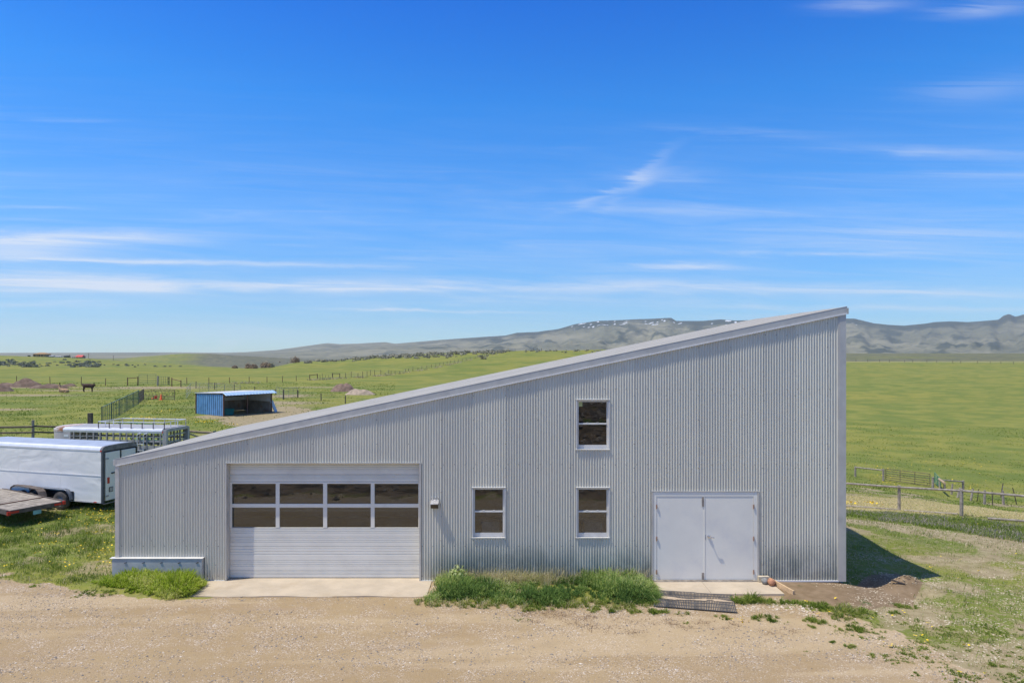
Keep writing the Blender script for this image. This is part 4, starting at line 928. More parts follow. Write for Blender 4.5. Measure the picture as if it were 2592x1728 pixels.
# local: x along the open front, y away (to the back = towards lf)
FL, BL, HT = 4.95, 4.55, 2.08
for i in range(14):
    a = .05 + i * (BL - .1) / 14; b = a + (BL - .1) / 14 - .012; f = MB()
    f.extr([(.022, a), (-.03, a + .02), (-.03, a + .07), (.0, a + .10), (0, b - .05), (.022, b - .04)], 'z', .02, HT - .12 + a * -.02); f.build('wall_rib_panel', M['blue'], shed)
f = MB(); f.box(.025, .06, .05, BL, .02, HT - .25); f.build('inner_wall', simple('rusty_stained_lining', (.34, .28, .22), .8, 0, .3, 1.5, dirt=(.30, .13, .06), dirt_amt=.9), shed)
f = MB(); f.box(.07, FL, BL - .05, BL, .02, 1.05); f.build('back_wall_lower', bpy.data.materials['rusty_stained_lining'], shed)
f = MB(); f.box(.07, FL, BL - .05, BL - .001, 1.051, 1.9); f.build('back_wall_upper', M['alutop'], shed)
f = MB(); f.box(FL - .05, FL, .05, BL - .06, .02, 1.05); f.build('side_wall_lower', bpy.data.materials['rusty_stained_lining'], shed)
f = MB(); f.box(FL - .05, FL - .001, .05, BL - .06, 1.051, 1.95); f.build('side_wall_upper', M['alutop'], shed)
for (xx, yy_, rr, hh) in ((0, 0, .05, HT - .1), (FL, 0, .05, HT - .1), (2.4, .05, .04, HT - .1), (0, BL, .05, 1.9), (FL / 2, BL - .1, .06, 1.85)):
    f = MB(); f.bar((xx, yy_, -.1), (xx, yy_, hh), rr * 2); f.build('post', M['rustpost'] if xx != FL / 2 else M['black'], shed)
f = MB(); f.bar((.1, BL - .12, 1.45), (FL - .1, BL - .12, 1.45), .06); f.build('rail', M['black'], shed)
f = MB(); f.bar((0, 0, HT - .14), (FL, 0, HT - .14), .08); f.build('front_beam', M['pipe'], shed)
f = MB(); f.extr([(-.05, HT), (BL + .1, HT - .14), (BL + .1, HT - .11), (-.05, HT + .03)], 'x', -.1, FL + .15); 
v_ = f.v; f.v = [(a, b, c) for a, b, c in v_]; f.build('roof', M['snowrf'], shed)
for i in range(16):
    a = -.12 + i * (FL + .35) / 16; f = MB(); b = a + (FL + .35) / 16 - .012
    f.add([(a, -.06, HT + .035), (b, -.06, HT + .035), (b, -.62, HT - .20), (a, -.62, HT - .20), (a + .04, -.06, HT + .06), (b - .15, -.06, HT + .06), (b - .15, -.62, HT - .175), (a + .04, -.62, HT - .175)], [(0, 1, 2, 3), (4, 5, 6, 7), (0, 4, 7, 3), (1, 5, 6, 2), (3, 7, 6, 2), (0, 4, 5, 1)]); f.build('visor_sheet', M['bluedk'], shed)
f = MB(); f.bar((FL + .02, .02, 1.1), (FL + .55, .05, .02), .06, .3); f.build('brace', M['bluedk'], shed)
tr = empty('water_trough', shed.matrix_basis @ Vector((.95, 1.0, .02)), shed.rotation_euler.z, 'teal plastic water trough inside the left end of the blue shelter', 'trough')
f = MB()
for r0, r1, z0, z1 in ((.52, .60, .0, .55),):
    n = 24; vs = []
    for z, rx, ry in ((0, .62, .40), (.52, .70, .46), (.56, .73, .49), (.56, .66, .42), (.1, .58, .36)):
        vs += [(rx * math.cos(2 * math.pi * k / n), ry * math.sin(2 * math.pi * k / n), z) for k in range(n)]
    f.add(vs, [(r * n + k, r * n + (k + 1) % n, (r + 1) * n + (k + 1) % n, (r + 1) * n + k) for r in range(4) for k in range(n)] + [tuple(range(4 * n, 5 * n))]); f.smooth = True
f.build('tub', M['teal'], tr)
fe = empty('hay_feeder', shed.matrix_basis @ Vector((.75, 1.9, .02)), shed.rotation_euler.z, 'green arched steel feeder standing behind the teal trough in the shelter', 'feeder')
for xx in (-.35, .35):
    f = MB(); f.tube([(xx, -.3, 0), (xx * .9, -.28, .9), (xx * .5, -.2, 1.3), (0, -.1, 1.42)], .03, 6); f.build('arch_leg', M['greengate'], fe)
    f = MB(); f.tube([(xx, .3, 0), (xx * .9, .28, .9), (xx * .5, .2, 1.3), (0, .1, 1.42)], .03, 6); f.build('arch_leg', M['greengate'], fe)
f = MB(); f.bar((-.35, -.3, .6), (.35, -.3, .6), .05); f.build('cross_rail', M['greengate'], fe)

# ------------------------------------------------------------------ animals
def skin_body(name, pts, edges, radii, m, parent=None, loc=(0, 0, 0), rz=0):
    me = bpy.data.meshes.new(name); me.from_pydata([Vector(p) for p in pts], edges, []); o = mesh_obj(name, me, m, parent, loc); o.rotation_euler = (0, 0, rz)
    sk = o.modifiers.new('skin', 'SKIN'); me.skin_vertices[0].data
    for i, r in enumerate(radii):
        v = me.skin_vertices[0].data[i]; v.radius = (r, r) if isinstance(r, float) else r
    me.skin_vertices[0].data[0].use_root = True; sk.use_smooth_shade = True
    ss = o.modifiers.new('sub', 'SUBSURF'); ss.levels = 2; ss.render_levels = 2
    return o
def llama_dark():
    b = G(222, 992.5); s = 1.0
    P_ = [(0, 0, .92), (.34, 0, .95), (.62, 0, .93), (-.34, 0, .95), (-.58, 0, .96), (-.68, 0, 1.14), (-.62, 0, 1.30),
          (.76, 0, .97), (.86, 0, 1.04), (.92, 0, 1.06), (1.06, 0, .92),
          (.55, .14, .60), (.56, .13, .32), (.55, .13, .03), (.64, -.14, .60), (.64, -.13, .32), (.64, -.13, .03),
          (-.52, .15, .66), (-.60, .14, .36), (-.50, .13, .03), (-.44, -.15, .66), (-.52, -.14, .36), (-.42, -.13, .03)]
    E_ = [(0, 1), (1, 2), (0, 3), (3, 4), (4, 5), (5, 6), (2, 7), (7, 8), (8, 9), (9, 10), (2, 11), (11, 12), (12, 13), (2, 14), (14, 15), (15, 16), (4, 17), (17, 18), (18, 19), (4, 20), (20, 21), (21, 22)]
    R_ = [.32, .31, .28, .31, .26, .12, .11, .24, .20, .17, .09, .11, .075, .055, .11, .075, .055, .14, .085, .055, .14, .085, .055]
    root = empty('llama', b, .12, 'dark brown llama standing side on in the paddock, head to the right', 'llama')
    skin_body('body', P_, E_, R_, M['llama_dark'], root)
    for y in (-.06, .06):
        f = MB(); f.tube([(.84, y, 1.15), (.85, y * 1.6, 1.27), (.87, y * 1.7, 1.36)], [.035, .04, .008], 6); f.build('ear', M['llama_dark'], root)
        f = MB(); f.lathe([(.001, -.02), (.018, 0), (.001, .02)], (1.07, y * 1.6, 1.12), n=8); f.build('eye', M['black'], root)
    return root
llama_dark()
def llama_tan():
    b = G(161, 995) + Vector((0, 0, .06))
    P_ = [(0, 0, .30), (.35, 0, .32), (.66, 0, .27), (-.32, 0, .34), (-.52, 0, .45), (-.58, 0, .75), (-.60, 0, 1.02), (-.64, 0, 1.14), (-.80, 0, 1.10), (-.90, 0, 1.07),
          (-.45, .16, .12), (-.2, .2, .09), (-.45, -.16, .12), (-.2, -.2, .09), (.55, .2, .15), (.25, .24, .09), (.55, -.2, .15), (.25, -.24, .09), (.84, 0, .30)]
    E_ = [(0, 1), (1, 2), (0, 3), (3, 4), (4, 5), (5, 6), (6, 7), (7, 8), (8, 9), (4, 10), (10, 11), (4, 12), (12, 13), (2, 14), (14, 15), (2, 16), (16, 17), (2, 18)]
    R_ = [.32, .31, .24, .30, .22, .17, .14, .14, .10, .06, .09, .06, .09, .06, .12, .06, .12, .06, .10]
    root = empty('llama', b, -.1, 'tan llama lying in the grass with its neck raised, facing left', 'llama')
    skin_body('body', P_, E_, R_, M['llama_tan'], root)
    for y in (-.05, .05):
        f = MB(); f.tube([(-.62, y, 1.2), (-.58, y * 1.4, 1.32), (-.60, y * 1.2, 1.44)], [.03, .035, .006], 6); f.build('ear', M['llama_dark'], root)
        f = MB(); f.lathe([(.001, -.02), (.018, 0), (.001, .02)], (-.72, y * 1.5, 1.17), n=8); f.build('eye', M['black'], root)
llama_tan()

# ------------------------------------------------------------------ fences and gates
def post_mb(p, h, r=.06, lean=(0, 0), n=7, sq=False):
    f = MB(); q = Vector((p[0] + lean[0] * h, p[1] + lean[1] * h, p[2] + h))
    b = Vector((p[0], p[1], p[2] - .15))
    if sq: f.bar(b, q, r * 2)
    else: f.tube([b, (b + q) / 2, q], [r * 1.05, r, r * .95], n)
    return f
def pfence(name, label, pts, m, r=.05, wires=(), wr=.006, cat='fence', group=None, ends=(), wm_=None, sq=False, lean=.03):
    """pts: (px, py_base, py_top) in the photograph"""
    W3 = [G(a, b) for a, b, c in pts]; root = empty(name, W3[0], 0, label, cat, group)
    tops = []
    for i, ((a, b, c), w) in enumerate(zip(pts, W3)):
        h = (b - c) * (w.y - CAMY) / F; 
        f = post_mb(w, h, r * (1.7 if i in ends else 1), (random.uniform(-lean, lean), random.uniform(-lean, lean)), sq=sq); f.build('post', m, root, world=True); tops.append(h)
    for k, wz in enumerate(wires):
        for i in range(len(W3) - 1):
            f = MB(); a, b = W3[i], W3[i + 1]
            f.bar((a.x, a.y, a.z + tops[i] * wz), (b.x, b.y, b.z + tops[i + 1] * wz), wr * 2); f.build('wire', wm_ or M['wire'], root, world=True)
    return root
def pgate(name, label, A, B, zA, zB, m, bars=5, ups=2, r=.025, frame=True, x_brace=False):
    """A,B base points (Vector), heights"""
    root = empty(name, A, 0, label, 'gate'); up = Vector((0, 0, 1)); z0 = .18
    for q in (0, 1): p = A.lerp(B, q); h = zA if q == 0 else zB; f = MB(); f.tube([p + up * z0, p + up * h], r, 6); f.build('end_stile', m, root, world=True)
    for i in range(bars):
        t = i / (bars - 1); f = MB(); f.tube([A + up * (z0 + (zA - z0) * t), B + up * (z0 + (zB - z0) * t)], r, 6); f.build('bar', m, root, world=True)
    for i in range(ups):
        t = (i + 1) / (ups + 1); p = A.lerp(B, t); h = zA + (zB - zA) * t; f = MB(); f.tube([p + up * z0, p + up * h], r * .9, 6); f.build('brace', m, root, world=True)
    return root
# long wire fence across the left paddock
pfence('wire_fence', 'wire fence on brown posts behind the llamas, ending left of the green bar gate', [(-60, 969, 951), (42, 968.5, 951), (127, 972, 953), (205.6, 975, 953), (267, 976, 957), (323, 976, 955)], M['rustpost'], .055, (.25, .45, .65, .9), .005)
def brace(label, a, b, m, name='fence_brace', railz=.9, diag=False, r=.08):
    A, B = G(*a[:2]), G(*b[:2]); ha = (a[1] - a[2]) * (A.y - CAMY) / F; hb = (b[1] - b[2]) * (B.y - CAMY) / F
    root = empty(name, A, 0, label, 'fence brace')
    post_mb(A, ha, r).build('post', m, root, world=True); post_mb(B, hb, r).build('post', m, root, world=True)
    f = MB(); f.tube([A + Vector((0, 0, ha * railz)), B + Vector((0, 0, hb * railz))], r * .7, 7); f.build('rail', m, root, world=True)
    if diag: f = MB(); f.tube([A + Vector((0, 0, ha * .85)), B + Vector((0, 0, hb * .15))], r * .45, 6); f.build('diagonal', m, root, world=True)
    return root
brace('wooden brace of two posts and a rail, left of the green bar gate', (323, 976, 955), (349, 975.5, 953), M['rustpost'])
A, B = G(351.5, 973), G(395, 973); pgate('bar_gate', 'green five bar gate between the two far wooden braces in the paddock', A, B, 1.75, 1.85, M['greenpost'], 6, 1, .03)
pfence('gate_post', 'thick pale gate post between the green bar gate and the green panel beside it', [(399, 976.5, 951)], M['wood'], .13, cat='post')
A, B = G(402.5, 974.5), G(430, 975.5); gg = pgate('small_gate', 'narrow green panel with a ladder of black squares, right of the thick pale gate post', A, B, 1.5, 1.5, M['greenpost'], 4, 4, .025)
for i in range(5):
    p = A.lerp(B, .9) + Vector((0, -.06, .35 + i * .25)); f = MB(); f.box(p.x - .14, p.x + .14, p.y - .03, p.y + .03, p.z - .08, p.z + .08); f.build('black_square', M['black'], gg, world=True)
brace('wooden brace with a pale rail, right of the narrow green panel', (435, 977.5, 955.5), (458, 979, 962), M['rustpost'], railz=.85)
pfence('wire_fence', 'long wire fence on thin brown posts passing above the blue shelter in the field', [(458, 979, 962), (473, 972, 955), (529, 972, 955), (580.6, 969, 954.6), (630.6, 969, 953), (676, 968, 953), (715, 967, 951), (750, 964, 950), (784, 961.5, 948.5)], M['rustpost'], .055, (.3, .55, .85), .005)
pfence('wire_fence', 'nearer wire fence on dark posts passing behind the blue shelter', [(458, 979, 962), (496, 983, 965), (543, 985.6, 968), (593, 988, 972), (645, 990, 978), (698, 998, 984)], M['wooddark'], .06, (.35, .6, .9), .005)
brace('left one of the two brown rail braces in the middle of the field', (784, 961.5, 948), (803.5, 960.5, 946), M['rustpost'])
pfence('stay_fence', 'short run of leaning sticks and wire between the two brown braces in the field', [(803.5, 960.5, 946), (811, 960.5, 949), (818, 962, 944), (824, 959.5, 949), (830, 959, 949), (836, 959.5, 952), (842, 957.5, 944)], M['wooddark'], .035, (.4, .8), .005, lean=.16)
brace('right one of the two brown rail braces in the middle of the field', (842, 957.5, 944), (860, 957, 944.5), M['wooddark'])
pfence('stay_fence', 'long wire fence with thin stays climbing the field towards the ridge', [(860, 957, 944.5), (875, 957.5, 943.5), (889, 955, 940), (906, 956, 944), (918, 957, 940), (929, 952, 939), (938, 950.5, 936), (948, 951, 936), (964, 951, 936), (975, 950, 943), (984, 948, 936), (990, 947.5, 938), (1000, 947, 938), (1012, 946, 938), (1026, 942, 933), (1034, 941, 932), (1045, 939, 928), (1058, 937, 930), (1068, 935, 926), (1080, 932, 925), (1092, 930, 922), (1103, 928, 920), (1113, 926, 918), (1122, 923.5, 916), (1132, 922, 914), (1140, 920, 912), (1150, 918, 911), (1160, 916, 909), (1170, 914, 907), (1180, 912, 905), (1190, 909.5, 903), (1203, 907, 901), (1215, 904, 898), (1226, 901, 895.5), (1240, 898, 893), (1255, 896, 891), (1270, 894, 889), (1290, 891.5, 886), (1304, 889, 881.5)], M['wooddark'], .05, (.2, .35, .5, .65, .8, .95), .008)
cr_pts = [(1304 + i * 3.2, 886 - i * .05, 881) for i in range(11)] + [(1350, 886, 881), (1360, 886, 880.5), (1371, 886, 881)]
f_ = pfence('picket_fence', 'row of upright grey pickets on the ridge above the field, left of the roof line', [(a, b + 1.5, c) for a, b, c in cr_pts], M['wooddark'], .10, (.85,), .02)
# tarp strip beside them
A, B = G(1268, 891), G(1303, 887.5)
f = MB(); f.bar(A + Vector((0, 0, .35)), B + Vector((0, 0, .5)), .25, .8); tag(f.build('blue_cover', simple('blue_tarp', (.06, .10, .30), .6)), 'long low blue cover on the ridge beside the grey pickets', 'cover')
# pipe panels left of and behind the shelter
W3 = [G(471, 1011), G(474, 998), G(480, 993)]
def pipe_panel(label, a, b, top, m, bars=4, ups=1, r=.02, name='pipe_fence'):
    A, B = G(*a), G(*b); ha = top; g_ = pgate(name, label, A, B, ha, ha, m, bars, ups, r); g_['category'] = 'fence panel'; return g_
pipe_panel('thin grey pipe panel left of the blue shelter', (471, 1011), (482, 996), 1.35, M['wire'], 4, 2)
for i, (a, b, lab) in enumerate((((482, 994), (528, 996), 'first thin grey pipe panel behind the blue shelter from the left'), ((529, 996), (568, 998), 'second thin grey pipe panel behind the blue shelter from the left'), ((569, 998), (608, 1000), 'third thin grey pipe panel showing just above the shelter roof'))): pipe_panel(lab, a, b, 1.35, M['wire'], 5, 1)
pfence('gate_post', 'dark post left of the pipe gate beyond the right end of the blue shelter', [(717.5, 1011, 986)], M['wooddark'], .075, cat='post')
pfence('gate_post', 'dark post right of the pipe gate beyond the blue shelter', [(754, 1006, 987)], M['wooddark'], .075, cat='post')
A, B = G(719, 1011), G(753, 1006); pgate('pipe_gate', 'thin grey pipe gate between two dark posts beyond the blue shelter', A, B, 1.32, 1.25, M['wire'], 5, 2, .02)
A, B = G(699, 1004), G(716, 1010); pgate('pipe_gate', 'short grey pipe gate touching the right end of the shelter roof', A, B, 1.3, 1.3, M['wire'], 5, 1, .02)
pfence('wire_fence', 'wire fence on two dark posts just above the barn roof', [(754, 1006, 987), (813, 1014, 995), (874, 1021, 1001), (960, 1034, 1013)], M['wooddark'], .06, (.35, .6, .9), .005)
# green pipe corral running away from the livestock trailer
A0, A1 = G(258, 1079), G(351, 1022)
seg = 5
for i in range(seg):
    a = A0.lerp(A1, i / seg); b = A0.lerp(A1, (i + 1) / seg - .004); a.z = h1(a.x, a.y); b.z = h1(b.x, b.y); up = Vector((0, 0, 1))
    ORD = ['nearest', 'second', 'third', 'fourth', 'farthest']
    root = empty('corral_fence', a, 0, f'{ORD[i]} of the five green pipe panels running away behind the livestock trailer', 'fence panel', 'green pipe corral panels')
    for zz in (.15, .8, 1.5):
        f = MB(); f.tube([a + up * zz, b + up * zz], .03 if zz > 1.3 else .012, 6); f.build('rail', M['palegreen'] if zz > 1.3 else M['greenpost'], root, world=True)
    for q in np.linspace(0, 1, 6):
        p = a.lerp(b, q); big = q in (0, 1); f = MB(); f.tube([p, p + up * (1.55 if big else 1.5)], .05 if big else .03, 6); f.build('upright', M['greenpost'], root, world=True)
a = G(352, 1020); b = G(363, 1011)
root = empty('corral_fence', a, 0, 'short rusty brown pipe panel joining the green corral to the feed panel', 'fence panel')
for zz in (.15, .5, .85, 1.2): f = MB(); f.tube([a + Vector((0, 0, zz)), b + Vector((0, 0, zz))], .025, 6); f.build('rail', M['pipe'], root, world=True)
for q in np.linspace(0, 1, 8): p = a.lerp(b, q); f = MB(); f.tube([p, p + Vector((0, 0, 1.3))], .03, 6); f.build('upright', M['pipe'], root, world=True)
# feed panel with bent bars
A, B = G(364, 1010.5), G(442, 1012); up = Vector((0, 0, 1))
root = empty('feed_fence', A, 0, 'rusty pipe feed panel with S shaped bars beside the orange cone', 'fence panel')
for zz in (.12, .36, .50, 1.05, 1.22): f = MB(); f.tube([A + up * zz, B + up * zz], .026, 6); f.build('rail', M['pipe'], root, world=True)
for q in (0, .32, .66, 1): p = A.lerp(B, q); f = MB(); f.tube([p - up * .02, p + up * (1.24 if q in (0, 1) else .5)], .035, 6); f.build('post', M['pipe'], root, world=True)
for q in (.33, .66): p = A.lerp(B, q); f = MB(); f.tube([p + up * 1.05, p + up * 1.22], .025, 6); f.build('post', M['pipe'], root, world=True)
for i in range(9):
    p = A.lerp(B, (i + .35) / 9.2); dx = (B - A).normalized() * .17
    f = MB(); f.tube([p + up * 1.05, p + up * .92, p + dx + up * .72, p + dx + up * .50], .02, 6); f.build('bent_bar', M['pipe'], root, world=True)
# cone, bucket, funnel
c0 = G(411, 1011.5); cone = empty('traffic_cone', c0 + Vector((0, -.3, 0)), 0, 'tall orange traffic cone standing against the feed panel', 'cone')
f = MB(); f.lathe([(.15, .04), (.135, .25), (.12, .27), (.10, .5), (.085, .52), (.03, .76), (.001, .77)], (0, 0, 0), n=14); f.build('cone_body', M['orange'], cone)
f = MB(); f.cbox(-.2, .2, -.2, .2, 0, .04, .01); f.build('cone_foot', M['orange'], cone)
c0 = G(397.5, 1009); bk = empty('bucket', c0 + Vector((0, -.3, 0)), 0, 'bright red bucket lying beside the orange cone', 'bucket')
f = MB(); f.lathe([(.001, 0), (.15, 0), (.18, .34), (.195, .35), (.17, .34), (.14, .03)], (0, 0, .02), n=16); f.build('pail', M['redpl'], bk)
f = MB(); f.tube([(-.18, 0, .35), (-.12, -.04, .48), (.12, -.04, .48), (.18, 0, .35)], .008, 5); f.build('handle', M['black'], bk)
f = MB(); f.lathe([(.001, .12), (.13, .10), (.17, 0), (.14, 0)], c0 + Vector((-.36, -.35, .02)), n=12); tag(f.build('feed_pan', M['orange']), 'low orange pan touching the red bucket', 'pan')
# rail fence behind the cargo trailer
def rail_fence(label, posts, rails, m, mr, r=.085):
    root = empty('rail_fence', posts[0][0], 0, label, 'fence')
    for p, h in posts: post_mb(p, h, r).build('post', m, root, world=True)
    for a, b, rr in rails: f = MB(); f.tube([a, a.lerp(b, .5) + Vector((0, 0, -.02)), b], rr, 7); f.build('rail', mr, root, world=True)
    return root
d = 45; p0 = P(83.5, 1063, d); zt_ = p0.z; b0 = Vector((p0.x, p0.y, h1(p0.x, p0.y)))
l = lambda px, py, d: P(px, py, d)
rail_fence('two rail fence with a round grey post behind the cargo trailer', [(b0, zt_ - b0.z)], [(l(-160, 1082, 45), l(83, 1080, 44.8), .065), (l(-160, 1096, 45), l(83, 1094, 44.8), .055), (l(84, 1078, 45), l(200, 1080, 46), .06), (l(84, 1093, 45), l(200, 1095, 46), .055)], M['wood'], M['wooddark'])
p0 = P(228.7, 1045, 50); b0 = Vector((p0.x, p0.y, h1(p0.x, p0.y))); tag(post_mb(b0, p0.z - b0.z, .13, sq=True).build('gate_post', M['wooddark']), 'thick dark square post behind the livestock trailer', 'post')
pa = P(476, 1089, 39); pb = P(543, 1090, 40); ba = Vector((pa.x, pa.y, h1(pa.x, pa.y))); bb = Vector((pb.x, pb.y, h1(pb.x, pb.y)))
rail_fence('fence of peeled tan rails at the back of the livestock trailer, left of the roof', [(ba, pa.z - ba.z), (bb, pb.z - bb.z)], [(l(478, 1091.5, 39), l(541, 1095, 40), .075)], M['greenpost'], M['woodtan'], .10)
f = MB(); f.tube([l(478, 1097, 39), l(535, 1117, 40)], .045, 6); tag(f.build('fence_strut', M['wood']), 'grey diagonal pole under the tan rail left of the barn roof', 'pole')
# green panels lying behind the livestock trailer
for i, (a, b, lab) in enumerate((((300, 1068), (395, 1074), 'upper green pipe panel leaning beyond the roof rack of the livestock trailer'), ((330, 1106), (420, 1108), 'lower green pipe panel seen through the slats of the livestock trailer'))):
    dd = 44 if i == 0 else 40; A = P(a[0], a[1], dd); B = P(b[0], b[1], dd - 2); root = empty('pipe_fence', (A.x, A.y, h1(A.x, A.y)), 0, lab, 'fence panel')
    for k in range(3): o_ = Vector((0, .25 * k, -.16 * k)); f = MB(); f.tube([A + o_, B + o_], .03, 6); f.build('rail', M['greengate'], root, world=True)
    for q in (0, .5, 1): p = A.lerp(B, q); f = MB(); f.tube([p, Vector((p.x, p.y + .5, h1(p.x, p.y + .5)))], .03, 6); f.build('leg', M['greengate'], root, world=True)

# right side: rail fence, gates, leaning posts
dR = 32.0
p1 = G(2276, 1293); p2 = G(2434, 1305.5); pend = G(2600, 1321); pst = p1 + (p1 - p2) * 1.35; pst.z = h1(pst.x, pst.y)
hp = 64 * (p1.y - CAMY) / F; hq = 68 * (p2.y - CAMY) / F
root = empty('rail_fence', p1, 0, 'weathered grey single rail fence crossing the slope right of the barn', 'fence')
post_mb(p1, hp + .02, .072).build('post', M['wood'], root, world=True); post_mb(p2, hq + .02, .078).build('post', M['wood'], root, world=True)
dv = (p2 - p1); p3 = p2 + dv; p3.z = h1(p3.x, p3.y)
post_mb(p3, hq, .075).build('post', M['wood'], root, world=True); post_mb(pst, hp, .07).build('post', M['wood'], root, world=True)
t1 = p1 + up * (hp - .06) + Vector((0, -.08, 0)); t2 = p2 + up * (hq - .06) + Vector((0, -.08, 0))
t0 = P(2130, 1221, (pst.y - CAMY)); t3 = P(2640, 1258.5, p2.y - CAMY - 1.7)
for a, b in ((P(2050, 1216, t1.y - CAMY + 1.2), t1), (t1, t2), (t2, t3)): f = MB(); f.tube([a, a.lerp(b, .5), b], .052, 7); f.build('rail', M['wood'], root, world=True)
for a, b in ((G(2130, 1281), G(2275, 1292)), (G(2290, 1294), G(2423, 1303)), (G(2500, 1314), G(2640, 1324))): f = MB(); f.tube([a + up * .05, b + up * .05], .05, 7); f.build('ground_rail', M['wood'], root, world=True)
def pp(a): w = G(a[0], a[1]); return w, (a[1] - a[2]) * (w.y - CAMY) / F
def timber_brace(label, a, b, raila=None):
    A, ha = pp(a); B, hb = pp(b); root = empty('fence_brace', A, 0, label, 'fence brace')
    post_mb(A, ha, .10).build('post', M['wood'], root, world=True); post_mb(B, hb, .11).build('post', M['wood'], root, world=True)
    f = MB(); f.tube([A + up * ha * .92, B + up * hb * .88], .07, 7); f.build('rail', M['wood'], root, world=True); return root
timber_brace('grey timber brace of two posts and a rail, left of the long brown gate', (2165, 1206, 1180), (2236, 1217, 1186))
A, ha = pp((2242, 1217, 1186)); B, hb = pp((2354, 1233, 1199)); pgate('bar_gate', 'long brown bar gate in the hollow right of the barn', A, B, ha, hb, M['pipe'], 6, 2, .03)
pfence('gate_post', 'dark post between the long brown gate and the bright green gate', [(2361, 1236, 1207)], M['wood'], .12, cat='post')
A, ha = pp((2366, 1225, 1196)); B, hb = pp((2381, 1238, 1212)); pgate('bar_gate', 'bright green gate seen almost end on in the hollow right of the barn', A, B, ha, hb, M['greengate'], 6, 1, .035)
timber_brace('grey timber brace just right of the bright green gate', (2379, 1237, 1212), (2438, 1240, 1215.5))
A = G(2391, 1238); tag(post_mb(A, 18 * (A.y - CAMY) / F, .10).build('short_post', M['wood']), 'short post under the leaning pale log beside the green gate', 'post')
f = MB(); q0, q1 = P(2377, 1212, 64), P(2391, 1222, 60); f.tube([q0, q1], .11, 7); tag(f.build('leaning_log', M['woodtan']), 'pale log leaning between the two posts right of the green gate', 'log')
def lean_fence(pts, label):
    W3 = [(G(a, b), (b - c) * (G(a, b).y - CAMY) / F, (e - a) * (G(a, b).y - CAMY) / F, thick) for a, b, c, e, thick in pts]
    root = empty('post_fence', W3[0][0], 0, label, 'fence'); tp = []
    for w, h, dx, th in W3:
        f = MB(); f.tube([w - up * .1, w + Vector((dx * .5, 0, h * .5)), w + Vector((dx, 0, h))], [th, th, th * .8], 6); f.build('post', M['wood'] if th > .06 else M['wooddark'], root, world=True); tp.append(w + Vector((dx * .8, 0, h * .8)))
    for z_ in (0, -.4):
        for a, b in zip(tp[:-1], tp[1:]): f = MB(); f.bar(a + up * z_, b + up * z_, .012); f.build('wire', M['wire'], root, world=True)
lean_fence([(2438, 1240, 1216, 2438, .07), (2408, 1251, 1224, 2411, .09), (2423, 1259, 1233, 2431, .09), (2457, 1267, 1236, 2463, .09), (2474, 1268, 1237, 2477, .035), (2492, 1277, 1240, 2492.5, .1), (2513, 1278, 1243, 2511, .04), (2540, 1277, 1241, 2538, .1), (2533, 1258, 1222, 2539, .05), (2574, 1276, 1233, 2563, .04), (2620, 1284, 1245, 2622, .09)], 'crooked row of leaning grey posts and wire running right from the green gate')
far = [(2160 + i * 31 + random.uniform(-8, 8), 915.5 + i * .45 + random.uniform(-.3, .3)) for i in range(15)]
pfence('wire_fence', 'distant wire fence on tiny posts at the far edge of the right field', [(a, b, b - 6 - random.uniform(0, 2)) for a, b in far], M['wooddark'], .12, (.5, .9), .02)

# ------------------------------------------------------------------ heaps
def mound(px, py, w, h, dpt, label, seed=0, m=None, parent=None):
    c = G(px, py); n = 30; mb = MB(); vs = []
    for i in range(n + 1):
        for j in range(16):
            u, v = i / n * 2 - 1, j / 15 * 2 - 1; X, Y = c.x + u * w / 2, c.y + v * dpt / 2
            e = max(0, 1 - (abs(u) ** 2.0 + abs(v) ** 2.0)); hh = h * e ** .8 * (.55 + .9 * float(fbm(u * 2.4 + seed, v * 2 + seed * 3, 4, seed))) - .04
            vs.append((X, Y, h1(X, Y) + hh))
    mb.add(vs, [(i * 16 + j, (i + 1) * 16 + j, (i + 1) * 16 + j + 1, i * 16 + j + 1) for i in range(n) for j in range(15)]); mb.smooth = True
    o = mb.build('dirt_mound', m or M['mound']); return tag(o, label, 'mound')
mound(868, 990, 3.7, 1.15, 3, 'brown soil heap with weeds on the green slope above the barn roof', 3, simple('reddish_brown_soil', (.22, .145, .105), .95, 0, .3, 2, .9, 6, dirt=(.13, .09, .06), dirt_amt=.6))
mound(912, 998, 4.2, .7, 3, 'lower pale soil heap touching the right side of the brown heap', 6, simple('pale_soil', (.36, .28, .20), .95, 0, .3, 2, .9, 6, dirt=(.2, .2, .1), dirt_amt=.6))
mound(68, 979, 5.4, 1.25, 3, 'tallest dark soil heap left of the lying llama', 9)
mound(18, 978, 6, .6, 2.5, 'low dark ridge of soil at the left edge beyond the paddock', 12)
mound(125, 982.5, 6.5, .75, 2.5, 'long flat soil heap directly behind the lying llama', 15)
mound(175, 977, 2.6, .45, 2, 'small brown molehill heap between the two llamas', 18)
mound(-2, 990, 4, .95, 3, 'soil heap cut by the left edge of the picture', 21)

